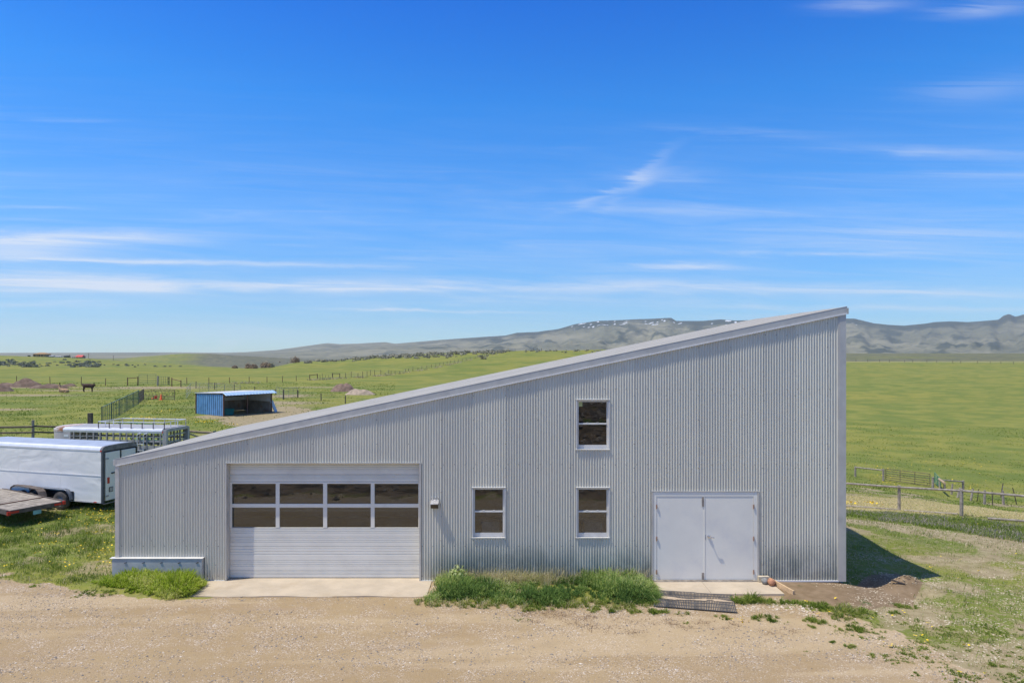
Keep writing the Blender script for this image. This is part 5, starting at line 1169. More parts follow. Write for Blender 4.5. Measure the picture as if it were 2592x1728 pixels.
# ------------------------------------------------------------------ far buildings and poles
def bx_house(name, px, py, w, dp, h, roofh, wallm, roofm, label, rz=0, hip=True, wins=4, d=None, over=.5, cat='house'):
    d = d or 690; c = on((px - CX) / F * d, d + CAMY)
    root = empty(name, c, rz, label, cat); f = MB(); f.box(-w / 2, w / 2, -dp / 2, dp / 2, -1.5, h); f.build('wall', wallm, root)
    f = MB(); o_ = over; k = min(dp / 2, w * .3) if hip else 0
    f.add([(-w / 2 - o_, -dp / 2 - o_, h), (w / 2 + o_, -dp / 2 - o_, h), (w / 2 + o_, dp / 2 + o_, h), (-w / 2 - o_, dp / 2 + o_, h), (-w / 2 + k, 0, h + roofh), (w / 2 - k, 0, h + roofh)], [(0, 1, 5, 4), (1, 2, 5), (2, 3, 4, 5), (3, 0, 4), (3, 2, 1, 0)]); f.build('roof', roofm, root)
    for i in range(wins):
        xx = -w / 2 + w * (i + .5) / wins; f = MB(); f.box(xx - w * .25 / wins, xx + w * .25 / wins, -dp / 2 - .06, -dp / 2 + .0, h * .3, h * .78); f.build('window', M['black'], root)
    return root
M['shing'] = simple('brown_shingles', (.33, .20, .09), .9, 0, .2, .4)
hs = bx_house('farmhouse', 107, 898.5, 12.5, 8, 3.0, 1.6, M['tan'], M['shing'], 'long tan farmhouse with a brown hipped roof on the far green hill', 0, True, 5)
for i in range(4): f = MB(); f.bar((-5.6 + i * 3.7, -5.2, -.5), (-5.6 + i * 3.7, -5.2, 2.9), .3); f.build('porch_post', M['tan'], hs)
f = MB(); f.box(-6, 6, -5.5, -4.05, -1.6, -.2); f.build('porch', M['alu'], hs)
bx_house('red_roof_barn', 204, 903.5, 6.2, 6, 1.4, 1.9, M['wood'], M['redroof'], 'small barn with a bright red roof at the right end of the far buildings', 0, False, 2, cat='barn')
bx_house('green_shed', 168, 902, 3.6, 3, 1.5, .8, M['greenpost'], M['black'], 'dark green shed between the farmhouse and the red roofed barn', 0, False, 1, cat='shed')
bx_house('grey_shed', 189, 903, 4, 3, 1.3, .8, M['bluedk'], M['wood'], 'grey blue shed touching the left side of the red roofed barn', 0, False, 2, cat='shed')
bx_house('white_shed', 149, 902, 5.5, 3, .9, .6, M['alutop'], M['alu'], 'low white shed just left of the dark green shed', 0, False, 3, cat='shed')
bx_house('grey_shed', 130, 900.5, 5.5, 3, 1.2, .7, M['alu'], M['rim'], 'pale grey shed at the foot of the tan farmhouse', 0, False, 3, cat='shed')
bx_house('tiny_shed', 73.5, 896.5, 1.6, 2, 1.1, .4, M['greenpost'], M['black'], 'tiny dark shed alone left of the farmhouse', 0, False, 1, cat='shed')
for (px, pb_, pt_, lab) in ((224, 905, 891, 'taller utility pole right of the red roofed barn'), (287, 915, 902.5, 'lower utility pole farther down the green hillside')):
    w = on((px - CX) / F * 700, 700 + CAMY); h = (pb_ - pt_) * (w.y - CAMY) / F; root = empty('utility_pole', w, 0, lab, 'pole'); f = post_mb(w, h, .16); f.build('pole', M['wooddark'], root, world=True)
    f = MB(); f.bar(w + Vector((-.9, 0, h * .93)), w + Vector((.9, 0, h * .93)), .14); f.build('crossarm', M['wooddark'], root, world=True)

# ------------------------------------------------------------------ vegetation
def leaf_mat(name, stops, transl=.3, rough=.7):
    m = Mat(name); r = m.node('ShaderNodeValToRGB'); m.l.new(m.attr('tint'), r.inputs[0])
    el_ = r.color_ramp.elements; 
    while len(el_) < len(stops): el_.new(.5)
    for e, (p, c) in zip(el_, stops): e.position = p; e.color = (*c, 1)
    df = m.node('ShaderNodeBsdfDiffuse'); tl = m.node('ShaderNodeBsdfTranslucent'); mx = m.node('ShaderNodeMixShader'); mx.inputs[0].default_value = transl
    m.l.new(r.outputs[0], df.inputs[0]); m.l.new(r.outputs[0], tl.inputs[0]); m.l.new(df.outputs[0], mx.inputs[1]); m.l.new(tl.outputs[0], mx.inputs[2]); m.n.remove(m.b); m.l.new(mx.outputs[0], m.o.inputs[0]); return m.m
M['grass'] = leaf_mat('grass_blades', [(0, (.085, .14, .025)), (.3, (.19, .27, .045)), (.55, (.29, .35, .07)), (.75, (.40, .40, .14)), (.88, (.52, .45, .24)), (1, (.64, .56, .36))], .4)
M['lush'] = leaf_mat('lush_grass_blades', [(0, (.10, .18, .05)), (.35, (.21, .32, .08)), (.65, (.36, .46, .13)), (1, (.58, .62, .30))], .45)
M['yellowgreen'] = leaf_mat('yellow_green_blades', [(0, (.13, .19, .025)), (.4, (.27, .38, .035)), (.7, (.40, .50, .06)), (1, (.60, .60, .22))], .45)
M['mauve'] = leaf_mat('mauve_weeds', [(0, (.18, .22, .09)), (.4, (.26, .27, .14)), (.6, (.40, .32, .31)), (1, (.54, .45, .44))])
M['sage'] = leaf_mat('sagebrush_leaves', [(0, (.16, .165, .11)), (.5, (.30, .29, .21)), (1, (.46, .42, .30))], .3)
M['sagedk'] = leaf_mat('dark_shrub_leaves', [(0, (.11, .125, .095)), (.6, (.18, .195, .15)), (1, (.27, .28, .20))], .15)
M['willow'] = leaf_mat('bare_willow_twigs', [(0, (.18, .13, .09)), (.5, (.33, .25, .18)), (1, (.48, .36, .22))], .25)
M['yellow'] = simple('dandelion_yellow', (.85, .60, .02), .7)
M['chips'] = leaf_mat('wood_chips', [(0, (.30, .22, .14)), (.5, (.50, .40, .27)), (1, (.70, .62, .48))], 0)
M['rubble'] = leaf_mat('dark_rubble', [(0, (.11, .095, .08)), (.5, (.19, .16, .13)), (1, (.32, .27, .21))], 0)
M['stones'] = leaf_mat('loose_stones', [(0, (.13, .13, .14)), (.25, (.30, .26, .22)), (.6, (.40, .30, .19)), (.85, (.50, .40, .28)), (1, (.68, .61, .51))], 0)
def set_mesh(name, V, Fq, Ft, tint, m, kind='stuff', label=None, cat=None):
    """V (n,3); Fq quads (k,4); Ft tris (j,3); tint per vertex"""
    me = bpy.data.meshes.new(name); me.vertices.add(len(V)); me.vertices.foreach_set('co', V.astype(np.float32).ravel())
    lp = np.concatenate([Fq.ravel(), Ft.ravel()]).astype(np.int32); me.loops.add(len(lp)); me.loops.foreach_set('vertex_index', lp)
    st = np.concatenate([np.arange(len(Fq)) * 4, len(Fq) * 4 + np.arange(len(Ft)) * 3]).astype(np.int32)
    me.polygons.add(len(st)); me.polygons.foreach_set('loop_start', st); me.update()
    a = me.attributes.new('tint', 'FLOAT', 'POINT'); a.data.foreach_set('value', tint.astype(np.float32))
    o = mesh_obj(name, me, m); tag(o, label, cat, None, kind); return o
def blades(name, X, Y, h, w, m, tint, lean=.35, wind=(.35, -.1), label=None, cat=None, z=None, seg3=True):
    N = len(X); Z = hz(X, Y) - .01 if z is None else z; a = rng.uniform(0, 2 * np.pi, N); cx_, cy_ = np.cos(a) * w / 2, np.sin(a) * w / 2
    lx = (rng.normal(0, lean, N) + wind[0]) * h; ly = (rng.normal(0, lean, N) + wind[1]) * h
    V = np.empty((N, 5, 3)); V[:, 0] = np.stack([X - cx_, Y - cy_, Z], 1); V[:, 1] = np.stack([X + cx_, Y + cy_, Z], 1)
    V[:, 2] = np.stack([X + cx_ * .8 + lx * .3, Y + cy_ * .8 + ly * .3, Z + h * .6], 1); V[:, 3] = np.stack([X - cx_ * .8 + lx * .3, Y - cy_ * .8 + ly * .3, Z + h * .6], 1)
    V[:, 4] = np.stack([X + lx, Y + ly, Z + h * (1 - .25 * np.minimum(np.hypot(lx, ly) / np.maximum(h, 1e-3), 1))], 1)
    b = np.arange(N) * 5; Fq = np.stack([b, b + 1, b + 2, b + 3], 1); Ft = np.stack([b + 3, b + 2, b + 4], 1)
    return set_mesh(name, V.reshape(-1, 3), Fq, Ft, np.repeat(tint, 5), m, label=label, cat=cat)
def sample(N, x0, x1, y0, y1): return rng.uniform(x0, x1, N), rng.uniform(y0, y1, N)

def tufts(name, CXY, nb, H, m, T, spread=.9, width=(.008, .017), wind=(.25, -.15), rb=.22):
    """fountain shaped grass tufts with arching blades"""
    X, Y, h, dx, dy, tn, w = [], [], [], [], [], [], []
    for (cx_, cy_), n, hh, t in zip(CXY, nb, H, T):
        a = rng.uniform(0, 6.283, n); q = rng.uniform(0, 1, n) ** .7; X.append(cx_ + np.cos(a) * q * hh * rb * 2); Y.append(cy_ + np.sin(a) * q * hh * rb * 2)
        k = rng.uniform(.55, 1.12, n); h.append(hh * k); sp_ = spread * (.15 + q) * rng.uniform(.5, 1.2, n)
        dx.append((np.cos(a) * sp_ + wind[0] + rng.normal(0, .15, n)) * hh * k); dy.append((np.sin(a) * sp_ + wind[1] + rng.normal(0, .15, n)) * hh * k)
        tn.append(np.clip(t + rng.normal(0, .17, n), 0, 1)); w.append(rng.uniform(width[0], width[1], n))
    X, Y, h, dx, dy, tn, w = map(np.concatenate, (X, Y, h, dx, dy, tn, w)); k = (Y < -.02) | (X < -10.1); X, Y, h, dx, dy, tn, w = X[k], Y[k], h[k], dx[k], np.where(Y[k] + dy[k] > -.03, np.minimum(dy[k], -.03 - Y[k]), dy[k]), tn[k], w[k]
    N = len(X); Z = hz(X, Y) - .01; a = rng.uniform(0, 6.283, N); wx, wy = np.cos(a) * w / 2, np.sin(a) * w / 2; V = np.empty((N, 7, 3))
    L2 = np.minimum(np.hypot(dx, dy) / np.maximum(h, 1e-3), 1.2); top = h * (1 - .38 * L2 ** 2)
    for i, (f1, f2, f3) in enumerate(((0, 0, 1), (.18, .55, 1), (.55, .92, .75))):
        for j, sg_ in enumerate((-1, 1)): V[:, i * 2 + j] = np.stack([X + dx * f1 + sg_ * wx * f3, Y + dy * f1 + sg_ * wy * f3, Z + top * f2], 1)
    V[:, 6] = np.stack([X + dx, Y + dy, Z + top * (1.04 - .35 * L2)], 1)
    b = np.arange(N) * 7; Fq = np.concatenate([np.stack([b, b + 1, b + 3, b + 2], 1), np.stack([b + 2, b + 3, b + 5, b + 4], 1)]); Ft = np.stack([b + 4, b + 5, b + 6], 1)
    return set_mesh(name, V.reshape(-1, 3), Fq, Ft, np.repeat(tn, 7), m)
# bed of tall grass against the wall
X, Y = sample(1700, -2.4, 3.8, -1.75, -.08); ed = inpoly(X, Y, BED); k = ed > rng.uniform(-.05, .15, len(X)); X, Y, ed = X[k], Y[k], ed[k]
hn = fbm(X * 1.1, Y * 1.3, 3, 101); gap = .8 * gauss(X, Y, .1, -.22, .95, .24); k = rng.uniform(0, 1, len(X)) < .22 + .6 * sstep(.35, .65, hn); X, Y, ed, hn, gap = X[k], Y[k], ed[k], hn[k], gap[k]
H = (.11 + .25 * sstep(.28, .75, hn)) * (.45 + .55 * sstep(-.05, .4, ed)) * rng.uniform(.55, 1.25, len(X)) * (1 - .45 * gap) * 1.0
T_ = np.clip(.5 + 2.6 * (fbm(X * 1.4 + 7, Y * 1.6, 3, 108) - .52) + rng.normal(0, .2, len(X)), 0, 1)
kk = rng.uniform(0, 1, len(X)) > gap * 1.1
tufts('tall_grass', list(zip(X[kk], Y[kk])), [46] * kk.sum(), H[kk], M['lush'], T_[kk], .8, (.009, .018))
tufts('dry_grass', list(zip(X[~kk], Y[~kk])), [40] * (~kk).sum(), np.maximum(H[~kk], .2) * 1.5, M['grass'], rng.uniform(.8, 1, (~kk).sum()), .45, (.004, .009))
X, Y = sample(160, -1.9, 3.4, -.25, -.08); tufts('dry_stalks', list(zip(X, Y)), [9] * len(X), rng.uniform(.25, .5, len(X)), M['grass'], rng.uniform(.82, 1, len(X)), .35, (.004, .008))
X, Y = sample(260, -2.2, 3.4, -2.0, -1.4); k = np.abs(inpoly(X, Y, BED)) < .25; tufts('low_weeds', list(zip(X[k], Y[k])), [30] * k.sum(), rng.uniform(.06, .16, k.sum()), M['grass'], rng.uniform(.15, .9, k.sum()), .9, (.006, .012))
# brown dead weeds on the gravel before the bed
M['dead'] = leaf_mat('dead_brown_weeds', [(0, (.16, .10, .07)), (.5, (.27, .18, .12)), (1, (.42, .32, .22))], .1)
dc = [G(*p) for p in [(1330, 1548), (1350, 1556), (1380, 1552), (1410, 1560), (1440, 1555), (1470, 1565), (1500, 1560), (1340, 1570), (1460, 1580), (1500, 1585), (1400, 1545), (1580, 1570), (1640, 1575), (1720, 1580), (1780, 1575), (1560, 1592), (1860, 1583), (1820, 1590), (1690, 1572), (1610, 1598), (1750, 1590), (1950, 1600), (2000, 1595)]]
X = np.concatenate([c_.x + rng.normal(0, .14, 16) for c_ in dc]); Y = np.concatenate([c_.y + rng.normal(0, .09, 16) for c_ in dc])
tufts('dead_weeds', list(zip(X, Y)), [10] * len(X), rng.uniform(.02, .07, len(X)), M['dead'], rng.uniform(0, 1, len(X)), 1.6, (.004, .009), (.3, 0), .8)
# leafy weed at the head of the bed
def leafy(name, c, r, n, size, m, label, cat, hgt=None, stem=True, tl=.5):
    root = empty(name, c, 0, label, cat); hgt = hgt or r
    d = rng.normal(size=(n, 3)); d /= np.linalg.norm(d, axis=1)[:, None]; d[:, 2] = np.abs(d[:, 2]); rr = rng.uniform(.35, 1, n) ** .5 * (1 + .35 * (fbm(d[:, 0] * 2.5 + c[0], d[:, 1] * 2.5 + d[:, 2], 2, 5) - .5) * 2)
    p = d * rr[:, None] * np.array([r, r, hgt]); a = rng.normal(size=(n, 3)); a /= np.linalg.norm(a, axis=1)[:, None]; b = np.cross(a, d); b /= np.linalg.norm(b, axis=1)[:, None] + 1e-6
    s_ = (size * rng.uniform(.5, 1.2, n))[:, None]
    V = np.stack([p - a * s_, p + b * s_ * .6, p + a * s_, p - b * s_ * .6], 1).reshape(-1, 3); i = np.arange(n) * 4; Fq = np.stack([i, i + 1, i + 2, i + 3], 1)
    o = set_mesh('foliage', V, Fq, np.zeros((0, 3), int), np.repeat(np.clip(rng.normal(tl, .25, n), 0, 1), 4), m, kind=None); o.parent = root
    if stem:
        f = MB()
        for k_ in range(5): q = rng.normal(0, .4, 2) * r; f.tube([(0, 0, -.05), (q[0] * .5, q[1] * .5, hgt * .4), (q[0], q[1], hgt * .8)], [r * .05, r * .035, r * .012], 5)
        tag(f.build('stems', M['wooddark'], root), kind='stuff')
    return root
leafy('leafy_weed', on(-1.35, -.28) + Vector((0, 0, .2)), .26, 160, .05, M['lush'], 'bright leafy weed at the left end of the tall grass bed', 'weed', .28, False, .95)
# tall grass against the foundation step
X, Y = sample(1100, -11.0, -7.6, -1.9, -.12); ed = inpoly(X, Y, TALL); k = (ed > rng.uniform(-.08, .1, len(X))) & ((Y < -.14) | (X < -10.1)); X, Y, ed = X[k], Y[k], ed[k]
H = (.16 + .32 * fbm(X * 1.5, Y * 1.6, 3, 111)) * (.4 + .6 * sstep(-.05, .45, ed)) * rng.uniform(.7, 1.2, len(X))
k = rng.uniform(0, 1, len(X)) < .6; X, Y, H = X[k], Y[k], H[k]
tufts('tall_grass', list(zip(X, Y)), [44] * len(X), H, M['yellowgreen'], np.clip(.42 + 1.2 * (fbm(X * 1.6, Y * 1.6, 3, 113) - .45) + rng.normal(0, .13, len(X)), 0, 1), .75, (.009, .017), (.15, -.1))
# lawn left of the barn
def lawn(name, N, x0, x1, y0, y1, hmin, hmax, dens_min, seed, tbase=.35, wscale=1.0, m=None, fr_lim=.80):
    X, Y = sample(N, x0, x1, y0, y1); d = Y - CAMY; k = (np.abs(X / np.maximum(d, 1)) < fr_lim) & ~((X > -10.1) & (X < 8.46) & (Y > -.1) & (Y < 7)); X, Y = X[k], Y[k]
    gr, di, bare, st, lush = cover(X, Y); cl = fbm(X * 2.6, Y * 2.6, 3, seed); fine_ = fbm(X * 9, Y * 9, 2, seed + 3)
    pr_ = np.clip(1 - gr * 1.25, 0, 1) * np.clip(1 - di * 1.1, 0, 1) * (1 - .92 * np.clip(bare * 1.25, 0, 1)) * (1 - .6 * st) * np.clip(.25 + 1.6 * (cl - .3), .12, 1) * (.4 + .6 * (fine_ > .45))
    k = rng.uniform(0, 1, len(X)) < pr_; X, Y, cl, lush, d = X[k], Y[k], cl[k], lush[k], (Y - CAMY)[k]
    far_ = np.clip(d / 22, 1, 4)
    h = (hmin + (hmax - hmin) * np.clip((cl - .25) * 1.8, 0, 1)) * rng.uniform(.6, 1.3, len(X)) * (1 + .5 * lush) * far_ ** .35
    tint = np.clip(tbase + .9 * (fbm(X * .9 + 5, Y * .9, 3, seed + 9) - .5) - .18 * lush + rng.normal(0, .17, len(X)), 0, 1); tint = np.where(rng.uniform(0, 1, len(X)) < .07, rng.uniform(.8, 1, len(X)), tint)
    blades(name, X, Y, h, rng.uniform(.006, .013, len(X)) * far_ * wscale, m or M['grass'], tint, .45, (.15, 0))
lawn('lawn_grass', 150000, -20, -10.0, -2.2, 9.5, .035, .12, .2, 121, .40)
lawn('lawn_grass', 260000, 8.3, 27, -6.5, 16, .025, .085, .2, 131, .56)
# mid distance tufts
def mid(name, N, pa, pb, d0, d1, seed, tb):
    px = rng.uniform(pa, pb, N); d = np.exp(rng.uniform(np.log(d0), np.log(d1), N)); X = (px - CX) / F * d; Y = d + CAMY
    cl = fbm(X / 2.5, Y / 2, 3, seed); gr, di, bare, st, lush = cover(X, Y)
    k = (rng.uniform(0, 1, N) < np.clip((cl - .3) * 2.5, .05, 1) * (1 - .9 * bare) * (1 - .97 * st)) & (np.hypot(X + 63, (Y - 77) * .7) > 2.6) & (np.hypot(X + 61, (Y - 81) * .5) > 3); X, Y, cl, lush, d = X[k], Y[k], cl[k], lush[k], d[k]
    h = rng.uniform(.03, .11, len(X)) * (.6 + cl); tint = np.clip(tb + .9 * (fbm(X / 7, Y / 5, 3, seed + 4) - .5) - .2 * lush + rng.normal(0, .12, len(X)), 0, 1)
    tint = np.where(rng.uniform(0, 1, len(X)) < .05, .85, tint)
    blades(name, X, Y, h, d * .0009 * rng.uniform(.7, 1.6, len(X)), M['grass'], tint, .5, (.1, 0))
mid('field_grass', 90000, -150, 1000, 26, 130, 141, .45)
mid('field_grass', 38000, 2120, 2700, 33, 130, 151, .46)
# weeds along the rail fence
q = [tuple(G(*p)[:2]) for p in [(2120, 1290), (2300, 1300), (2450, 1312), (2600, 1332), (2700, 1350), (2700, 1400), (2592, 1368), (2450, 1350), (2300, 1326), (2120, 1306)]]
xs_ = [a for a, b in q]; ys_ = [b for a, b in q]
X, Y = sample(60000, min(xs_), max(xs_), min(ys_), max(ys_)); e_ = inpoly(X, Y, q); cl = fbm(X * 1.4, Y * 1.4, 3, 161); k = (e_ + (cl - .5) * 2.2 > 0) & (rng.uniform(0, 1, len(X)) < .75); X, Y, cl = X[k], Y[k], cl[k]
mv = rng.uniform(0, 1, len(X)) < np.clip((fbm(X * .7, Y * .7, 3, 163) - .35) * 1.8, 0, .5)
blades('fence_weeds', X[~mv], Y[~mv], rng.uniform(.05, .18, (~mv).sum()), rng.uniform(.012, .024, (~mv).sum()), M['grass'], np.clip(rng.normal(.32, .18, (~mv).sum()), 0, 1), .4, (.1, 0))
blades('mauve_weeds', X[mv], Y[mv], rng.uniform(.07, .18, mv.sum()), rng.uniform(.012, .022, mv.sum()), M['mauve'], rng.uniform(0, 1, mv.sum()), .4, (.1, 0))
# tufts on the gravel edge
CLUMPS = [(1505, 1545, .14, 260, .12), (1548, 1548, .10, 160, .1), (1600, 1547, .16, 320, .13), (1650, 1550, .16, 300, .12), (1672, 1546, .16, 300, .14), (1338, 1545, .12, 240, .13), (1350, 1538, .2, 260, .10), (1735, 1575, .1, 80, .05), (1838, 1566, .18, 160, .06),
          (1880, 1523, .22, 500, .20), (1905, 1520, .18, 380, .22), (1935, 1524, .2, 320, .15), (1975, 1526, .25, 420, .14), (2020, 1528, .3, 520, .12), (2065, 1532, .3, 520, .13), (2095, 1540, .2, 300, .1), (1940, 1566, .26, 520, .12), (1985, 1575, .1, 50, .05), (2062, 1572, .2, 420, .13), (2052, 1586, .12, 160, .08),
          (2150, 1545, .35, 620, .15), (2185, 1552, .3, 460, .13), (2130, 1562, .28, 380, .09), (2160, 1590, .22, 360, .12), (2175, 1597, .14, 180, .09), (2290, 1535, .25, 360, .11), (2300, 1580, .22, 300, .07), (2225, 1614, .18, 150, .05), (2330, 1625, .2, 150, .06), (2345, 1635, .25, 260, .06), (2395, 1600, .4, 420, .06), (2520, 1600, .4, 500, .07), (2440, 1610, .3, 300, .06),
          (2360, 1672, .3, 170, .05), (2430, 1710, .35, 320, .07), (2470, 1650, .2, 120, .05), (2550, 1665, .2, 160, .05), (2560, 1715, .35, 260, .06), (2265, 1550, .2, 200, .08), (2200, 1455, .2, 320, .2), (2155, 1463, .13, 120, .22), (80, 1484, .18, 200, .06), (215, 1500, .25, 360, .07), (190, 1512, .12, 120, .05), (260, 1502, .3, 420, .09), (1180, 1555, .10, 50, .03), (1260, 1562, .14, 70, .03), (1110, 1560, .06, 30, .02), (1730, 1552, .2, 160, .07), (1825, 1560, .16, 140, .07), (1320, 1565, .3, 120, .04), (1690, 1655, .12, 40, .02), (1990, 1640, .2, 60, .025), (2040, 1650, .25, 70, .03), (1700, 1640, .1, 30, .02)]
CLUMPS += [(rng.uniform(2060, 2600), 1545 + 185 * rng.uniform(0, 1) ** .8, rng.uniform(.06, .3), int(rng.uniform(40, 260)), rng.uniform(.03, .08)) for _ in range(80)]
CLUMPS = [c for c in CLUMPS if c[1] < 1500 or c[0] < 2050 or c[1] < 1560 + (c[0] - 2050) * .40 + 40]
TC, TN, TH, TT = [], [], [], []
for (px, py, r, n, h) in CLUMPS:
    c_ = G(px, py); m_ = max(3, int(r * r * 260)); tb = rng.uniform(.2, .6)
    for _ in range(m_): a = rng.uniform(0, 6.283); q = r * rng.uniform(0, 1) ** .6; TC.append((c_.x + q * math.cos(a) * 1.15, c_.y + q * .7 * math.sin(a))); TN.append(max(8, int(n * 1.1 / m_))); TH.append(h * rng.uniform(.6, 1.2) * (1.15 - .5 * q / r)); TT.append(tb + rng.normal(0, .1))
tufts('grass_tufts', TC, TN, TH, M['grass'], TT, 1.1, (.006, .012))
# dandelions
def discs(name, X, Y, z, r, m):
    N = len(X); n = 7; t = np.arange(n) / n * 2 * np.pi; Z = hz(X, Y) + z; tx, ty = rng.normal(0, .35, N), rng.normal(-.25, .35, N)
    V = np.empty((N, n + 1, 3)); V[:, n] = np.stack([X, Y, Z + r * .35], 1)
    for i in range(n): ox, oy = r * np.cos(t[i]), r * np.sin(t[i]); V[:, i] = np.stack([X + ox, Y + oy, Z + tx * ox + ty * oy], 1)
    b = np.arange(N) * (n + 1); Ft = np.concatenate([np.stack([b + i, b + (i + 1) % n, b + n], 1) for i in range(n)])
    return set_mesh(name, V.reshape(-1, 3), np.zeros((0, 4), int), Ft, np.zeros(N * (n + 1)), m)
def pxpts(lst, n, sx, sy):
    X, Y = [], []
    for (px, py) in lst:
        w = G(px, py); d = w.y - CAMY; X += list(w.x + rng.normal(0, sx, n) * d / F); Y += list(w.y + rng.normal(0, sy, n) * d * d / F / 5.8)
    return np.array(X), np.array(Y)
Xa, Ya = pxpts([(rng.uniform(120, 300), rng.uniform(1292, 1330)) for _ in range(26)] + [(rng.uniform(0, 300), rng.uniform(1330, 1440)) for _ in range(44)] + [(rng.uniform(240, 300), rng.uniform(1290, 1325)) for _ in range(14)], 4, 7, 3.0)
discs('dandelions', Xa, Ya, rng.uniform(.06, .12, len(Xa)), rng.uniform(.016, .028, len(Xa)), M['yellow'])
Xa, Ya = pxpts([(1868, 1573), (1880, 1575), (1890, 1572), (1850, 1573), (1875, 1568), (2043, 1525), (2052, 1528), (2062, 1552), (2105, 1553), (2068, 1558), (2117, 1518), (2209, 1565), (2255, 1637), (2350, 1582), (2357, 1590), (2320, 1615), (2333, 1613), (2342, 1628), (2350, 1627), (2448, 1636), (2425, 1702), (2492, 1708), (2293, 1552), (2381, 1413), (2392, 1418), (2430, 1420), (2471, 1445), (2412, 1462), (2270, 1347), (2333, 1365), (2368, 1366), (2384, 1366), (2344, 1304), (2337, 1308), (2440, 1310), (2560, 1400), (2240, 1630), (2260, 1640), (2250, 1560), (2480, 1330), (2360, 1440), (2346, 1430)], 2, 4, 2)
discs('dandelions', Xa, Ya, rng.uniform(.03, .07, len(Xa)), rng.uniform(.016, .026, len(Xa)), M['yellow'])
Xa, Ya = pxpts([(345, 1060), (365, 1061), (385, 1062), (355, 1063), (375, 1064), (505, 1072), (515, 1070), (540, 1071), (590, 1078), (430, 1042)], 12, 9, 1.6)
discs('dandelions', Xa, Ya, rng.uniform(.1, .2, len(Xa)), rng.uniform(.04, .07, len(Xa)), M['yellow'])
Xa, Ya = pxpts([(2140 + rng.uniform(0, 90), 1278) for _ in range(6)] + [(rng.uniform(2150, 2580), rng.uniform(1140, 1230)) for _ in range(40)], 6, 14, 2)
discs('dandelions', Xa, Ya, rng.uniform(.1, .2, len(Xa)), rng.uniform(.03, .06, len(Xa)), M['yellow'])
# wood chips on the right, loose stones on the gravel
def pebbles(name, X, Y, s_, m, tint, flat=.6, sink=.3):
    N = len(X); Z = hz(X, Y); a = rng.uniform(0, 6.28, N); ex = s_ * rng.uniform(.7, 1.5, N); ey = s_ * rng.uniform(.6, 1.1, N); ez = s_ * flat
    base = [(1, 0, 0), (0, 1, 0), (-1, 0, 0), (0, -1, 0), (.1, .1, 1), (0, 0, -1)]; V = np.empty((N, 6, 3)); ca, sa = np.cos(a), np.sin(a)
    for i, (u, v, w_) in enumerate(base):
        jx, jy, jz = rng.uniform(.7, 1.25, N), rng.uniform(.7, 1.25, N), rng.uniform(.7, 1.2, N); px, py = u * ex * jx, v * ey * jy
        V[:, i] = np.stack([X + px * ca - py * sa, Y + px * sa + py * ca, Z + ez * (w_ * jz + sink)], 1)
    b = np.arange(N) * 6; T = [(0, 1, 4), (1, 2, 4), (2, 3, 4), (3, 0, 4)]
    return set_mesh(name, V.reshape(-1, 3), np.zeros((0, 4), int), np.concatenate([np.stack([b + t[0], b + t[1], b + t[2]], 1) for t in T]), np.repeat(tint, 6), m)
X, Y = sample(170000, -14, 12.5, -6.8, 1.2); gr, di, ba, st, lu = cover(X, Y); dn = fbm(X * .9, Y * 1.6, 3, 171); k = (gr > .6) & (np.abs(X) / (Y - CAMY) < .80) & (inpoly(X, Y, BED) < 0) & (rng.uniform(0, 1, len(X)) < np.clip((dn - .36) * 3.2, .08, 1))
for (a, b, c_, e_) in PADS: k &= ~((X > a - .05) & (X < b + .05) & (Y > c_ - .03) & (Y < e_))
X, Y = X[k], Y[k]; pebbles('gravel_stones', X, Y, np.minimum(.005 * (1 + rng.exponential(.9, len(X))), .028), M['stones'], rng.uniform(0, 1, len(X)))
Xa, Ya = pxpts([(1960, 1530), (1985, 1528), (2010, 1530), (2030, 1535), (2040, 1545), (2000, 1540), (1970, 1545), (1920, 1535), (1900, 1540), (1890, 1536), (2045, 1555)], 60, 16, 5)
pebbles('rubble_stones', Xa, Ya, rng.uniform(.01, .035, len(Xa)), M['stones'], rng.uniform(.5, 1, len(Xa)))
X, Y = sample(42000, 6.4, 17, -6, 3); gr, di, ba, st, lu = cover(X, Y); k = (Y - CAMY > 10) & (X / (Y - CAMY) < .8) & (rng.uniform(0, 1, len(X)) < np.clip((fbm(X * 1.1 + 4, Y * 1.6, 3, 181) - .42) * 4, 0, 1)) & ~((X < 8.5) & (Y > -.1)) & ((X > 7.5) | (Y < -1.6)) & (gr < .9); X, Y = X[k], Y[k]
pebbles('wood_chips', X, Y, rng.uniform(.008, .024, len(X)), M['chips'], rng.uniform(0, 1, len(X)), .15, .4)
X, Y = sample(9000, 12, 30, 3, 16); e_ = inpoly(X, Y, TRACK); k = (e_ + (fbm(X, Y, 3, 9) - .5) * 2 > -.3) & (rng.uniform(0, 1, len(X)) < .6); X, Y = X[k], Y[k]
pebbles('wood_chips', X, Y, rng.uniform(.015, .035, len(X)), M['chips'], rng.uniform(0, 1, len(X)), .15, .4)
X, Y = sample(16000, -40, 40, -60, -9); k = (fbm(X / 2.5, Y / 2.5, 3, 191) > .44) & ((Y < -14) | (rng.uniform(0, 1, len(X)) < .8)); X, Y = X[k], Y[k]; pebbles('rubble_bank', X, Y, rng.uniform(.12, .5, len(X)) ** 1.4 * np.clip(-Y / 28, .3, 1.2), M['rubble'], rng.uniform(0, 1, len(X)), .7)
X, Y = sample(420, -30, 10, -60, -12); k = (fbm(X / 4 + 3, Y / 4, 3, 195) > .52); tufts('bank_grass', list(zip(X[k], Y[k])), [50] * k.sum(), rng.uniform(.2, .5, k.sum()), M['lush'], rng.uniform(0, .5, k.sum()), 1.2, (.03, .06))
